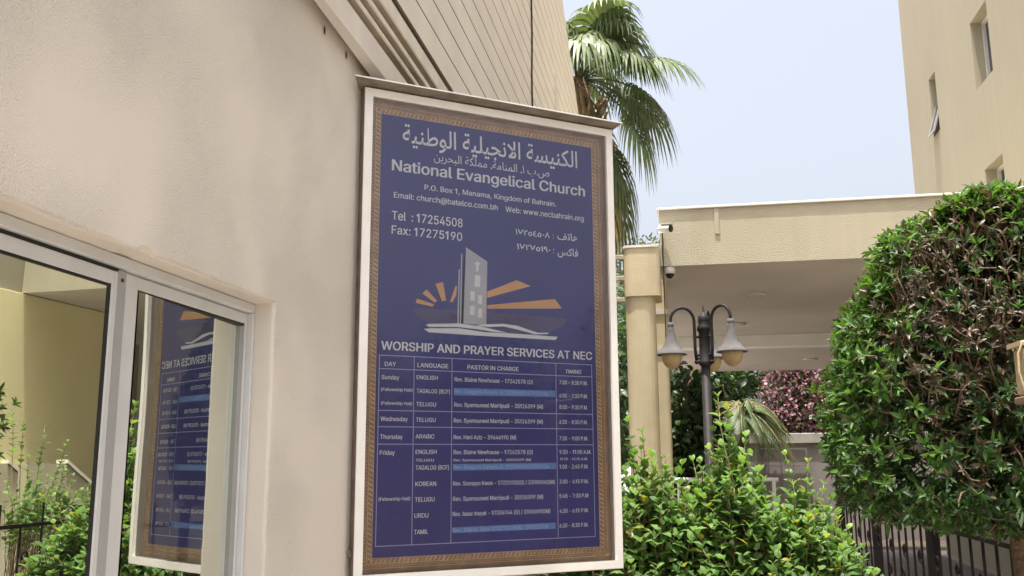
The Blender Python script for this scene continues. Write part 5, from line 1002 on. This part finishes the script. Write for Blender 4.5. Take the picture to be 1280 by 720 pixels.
bw = thing('added_backdrop_wall', 'long brown wall added out of view to darken the notice board reflection', 'wall', (7.4, -1, 0))  # unseen wall, added to darken what the board glass reflects
c = MB(); c.box(7.3, 7.5, -9, 4.6, 0, 2.3, 'backboard'); part(c, 'wall', bw); c = MB(); c.box(7.26, 7.54, -9, 4.6, 2.302, 2.4, 'soffit', .01); part(c, 'coping', bw)
for i_, (x_, y_, zt_, lab_) in enumerate(((5.6, 2.2, 2.5, 'unseen dark tree added for the notice board reflection, nearest the clipped tree'), (5.7, 0.0, 2.6, 'unseen dark tree added for the notice board reflection, middle of its row'), (5.8, -2.2, 2.5, 'unseen dark tree added for the notice board reflection, farthest from the canopy'))):  # out-of-view trees, added to darken the lower part of the board glass
    mb = MB(); blob_leaves(mb, [(x_, y_, .7, .8, 1.1, .8), (x_, y_+.4, zt_-.5, .8, .9, .9), (x_, y_-.5, zt_-.6, .8, .8, .9), (x_, y_, zt_+.3, .6, .9, .7)], 6000, .085, ['tree_b', 'hedge_c'], [.7, .3], .7)
    plant('tree', lab_, 'tree', (x_, y_, 0), [([(x_, y_, 0), (x_, y_, zt_)], [.08, .03])], mb)

# ------------------------------------------------------------------ leafy shrubs in front
def shrub(name, label, base, blobs, nsp, sprigs, seed):
    rg = np.random.default_rng(seed); t_ = thing(name, label, 'shrub', base, 0, 'leafy shrubs below the notice board')
    st_ = MB(); lf = MB(); P, A, Nn, Ls, Ms = [], [], [], [], []
    base = np.array(base, float)
    def sprig(tip, strong, bright, nl):
        root = base+np.array([rg.normal(0, .10), rg.normal(0, .08), 0.02]); start = root+(tip-root)*.45+np.array([0, 0, .05])
        pts = [start+(tip-start)*s_+np.array([0, 0, .06*math.sin(s_*3.14)])+rg.normal(0, .006, 3) for s_ in np.linspace(0, 1, 7)]
        if strong: st_.tube([root, (root+start)/2+rg.normal(0, .03, 3)]+pts, [.010, .008]+[.006-.0006*k for k in range(7)], 'pale_twig', 5)
        else: st_.tube(pts, [.004-.0004*k for k in range(7)], 'twig', 4)
        L = np.linalg.norm(tip-start)
        for k in range(nl):
            s_ = 1-(k/nl)*min(.95, .34/L+ .2); x_ = s_*6; i0 = min(5, int(x_)); p_ = pts[i0]+(pts[i0+1]-pts[i0])*(x_-i0); t = norm(pts[i0+1]-pts[i0])
            u = norm(np.cross(t, [0, 0, 1.0])+rg.normal(0, .15, 3)); v = np.cross(t, u)
            a0 = (k % 2)*math.pi/2+rg.normal(0, .25)
            for sg in (0, math.pi):
                dv = u*math.cos(a0+sg)+v*math.sin(a0+sg); op = rg.uniform(.75, 1.25) if k > 1 else rg.uniform(.3, .7)
                P.append(p_); A.append(t*math.cos(op)+dv*math.sin(op)+np.array([0, 0, .05])); Nn.append(t*math.sin(op)-dv*math.cos(op)*.5+np.array([0, 0, .5]))
                Ls.append(rg.uniform(.050, .082)*(.65 if k < 2 else 1)); r_ = rg.random()
                Ms.append(('shrub_a' if r_ < .45 else 'shrub_b' if r_ < .93 else 'shrub_y') if bright else ('shrub_b' if r_ < .5 else 'shrub_c'))
    vol = np.array([b[3]*b[5] for b in blobs]); vol = vol/vol.sum()
    for b, fr_ in zip(blobs, vol):
        for i in range(int(nsp*fr_)):
            d = norm(rg.normal(size=3)); d[2] = abs(d[2])*1.0-.35; q = np.array(b[:3])+norm(d)*np.array(b[3:6])*rg.uniform(.55, 1.04)
            outer = True
            sprig(q, rg.random() < .12, rg.random() < .8, 7)
    for q in sprigs: sprig(np.array(q, float), True, True, 9)
    Ls = np.array(Ls); leaves(lf, np.array(P), np.array(A), np.array(Nn), Ls, Ls*rg.uniform(.56, .72, len(Ls)), Ms, .32, .25, .46)
    part(st_, 'stems', t_, True); part(lf, 'foliage', t_, True)
shrub('shrub', 'leafy light green shrub pressed against right edge of the notice board', (-0.12, 4.95, 0), [(-0.16,4.95,1.30,.28,.3,.36),(-0.10,4.9,0.9,.4,.35,.45),(0.05,4.95,1.15,.3,.3,.35)], 460, [(-0.28,4.95,1.80),(-0.2,4.9,1.74)], 1)
shrub('shrub', 'tallest leafy shrub with upright sprigs in front of the street lamp', (0.28, 4.95, 0), [(0.24,4.95,1.44,.17,.24,.34),(0.26,4.95,1.24,.28,.3,.30),(0.30,4.85,0.9,.45,.35,.40)], 540, [(0.19,4.95,1.93),(0.23,4.97,1.86),(0.14,4.9,1.66),(0.31,4.9,1.72),(0.05,4.95,1.60)], 2)
shrub('shrub', 'low leafy shrub between the tallest shrub and the iron fence', (0.66, 5.0, 0), [(0.56,5.0,1.20,.24,.3,.30),(0.70,4.95,1.00,.18,.3,.32),(0.62,4.9,0.85,.4,.32,.36)], 500, [(0.62,5.0,1.58),(0.70,5.0,1.48),(0.52,5.0,1.62)], 3)
shrub('shrub', 'young arching shrub beside the stair, seen only in the window reflection', (3.3, 7.9, 0), [(3.1,7.9,1.2,.35,.35,.5)], 60, [(3.3,7.8,2.0),(2.9,7.9,1.8),(3.5,7.9,2.1),(3.15,7.9,1.95)], 4)
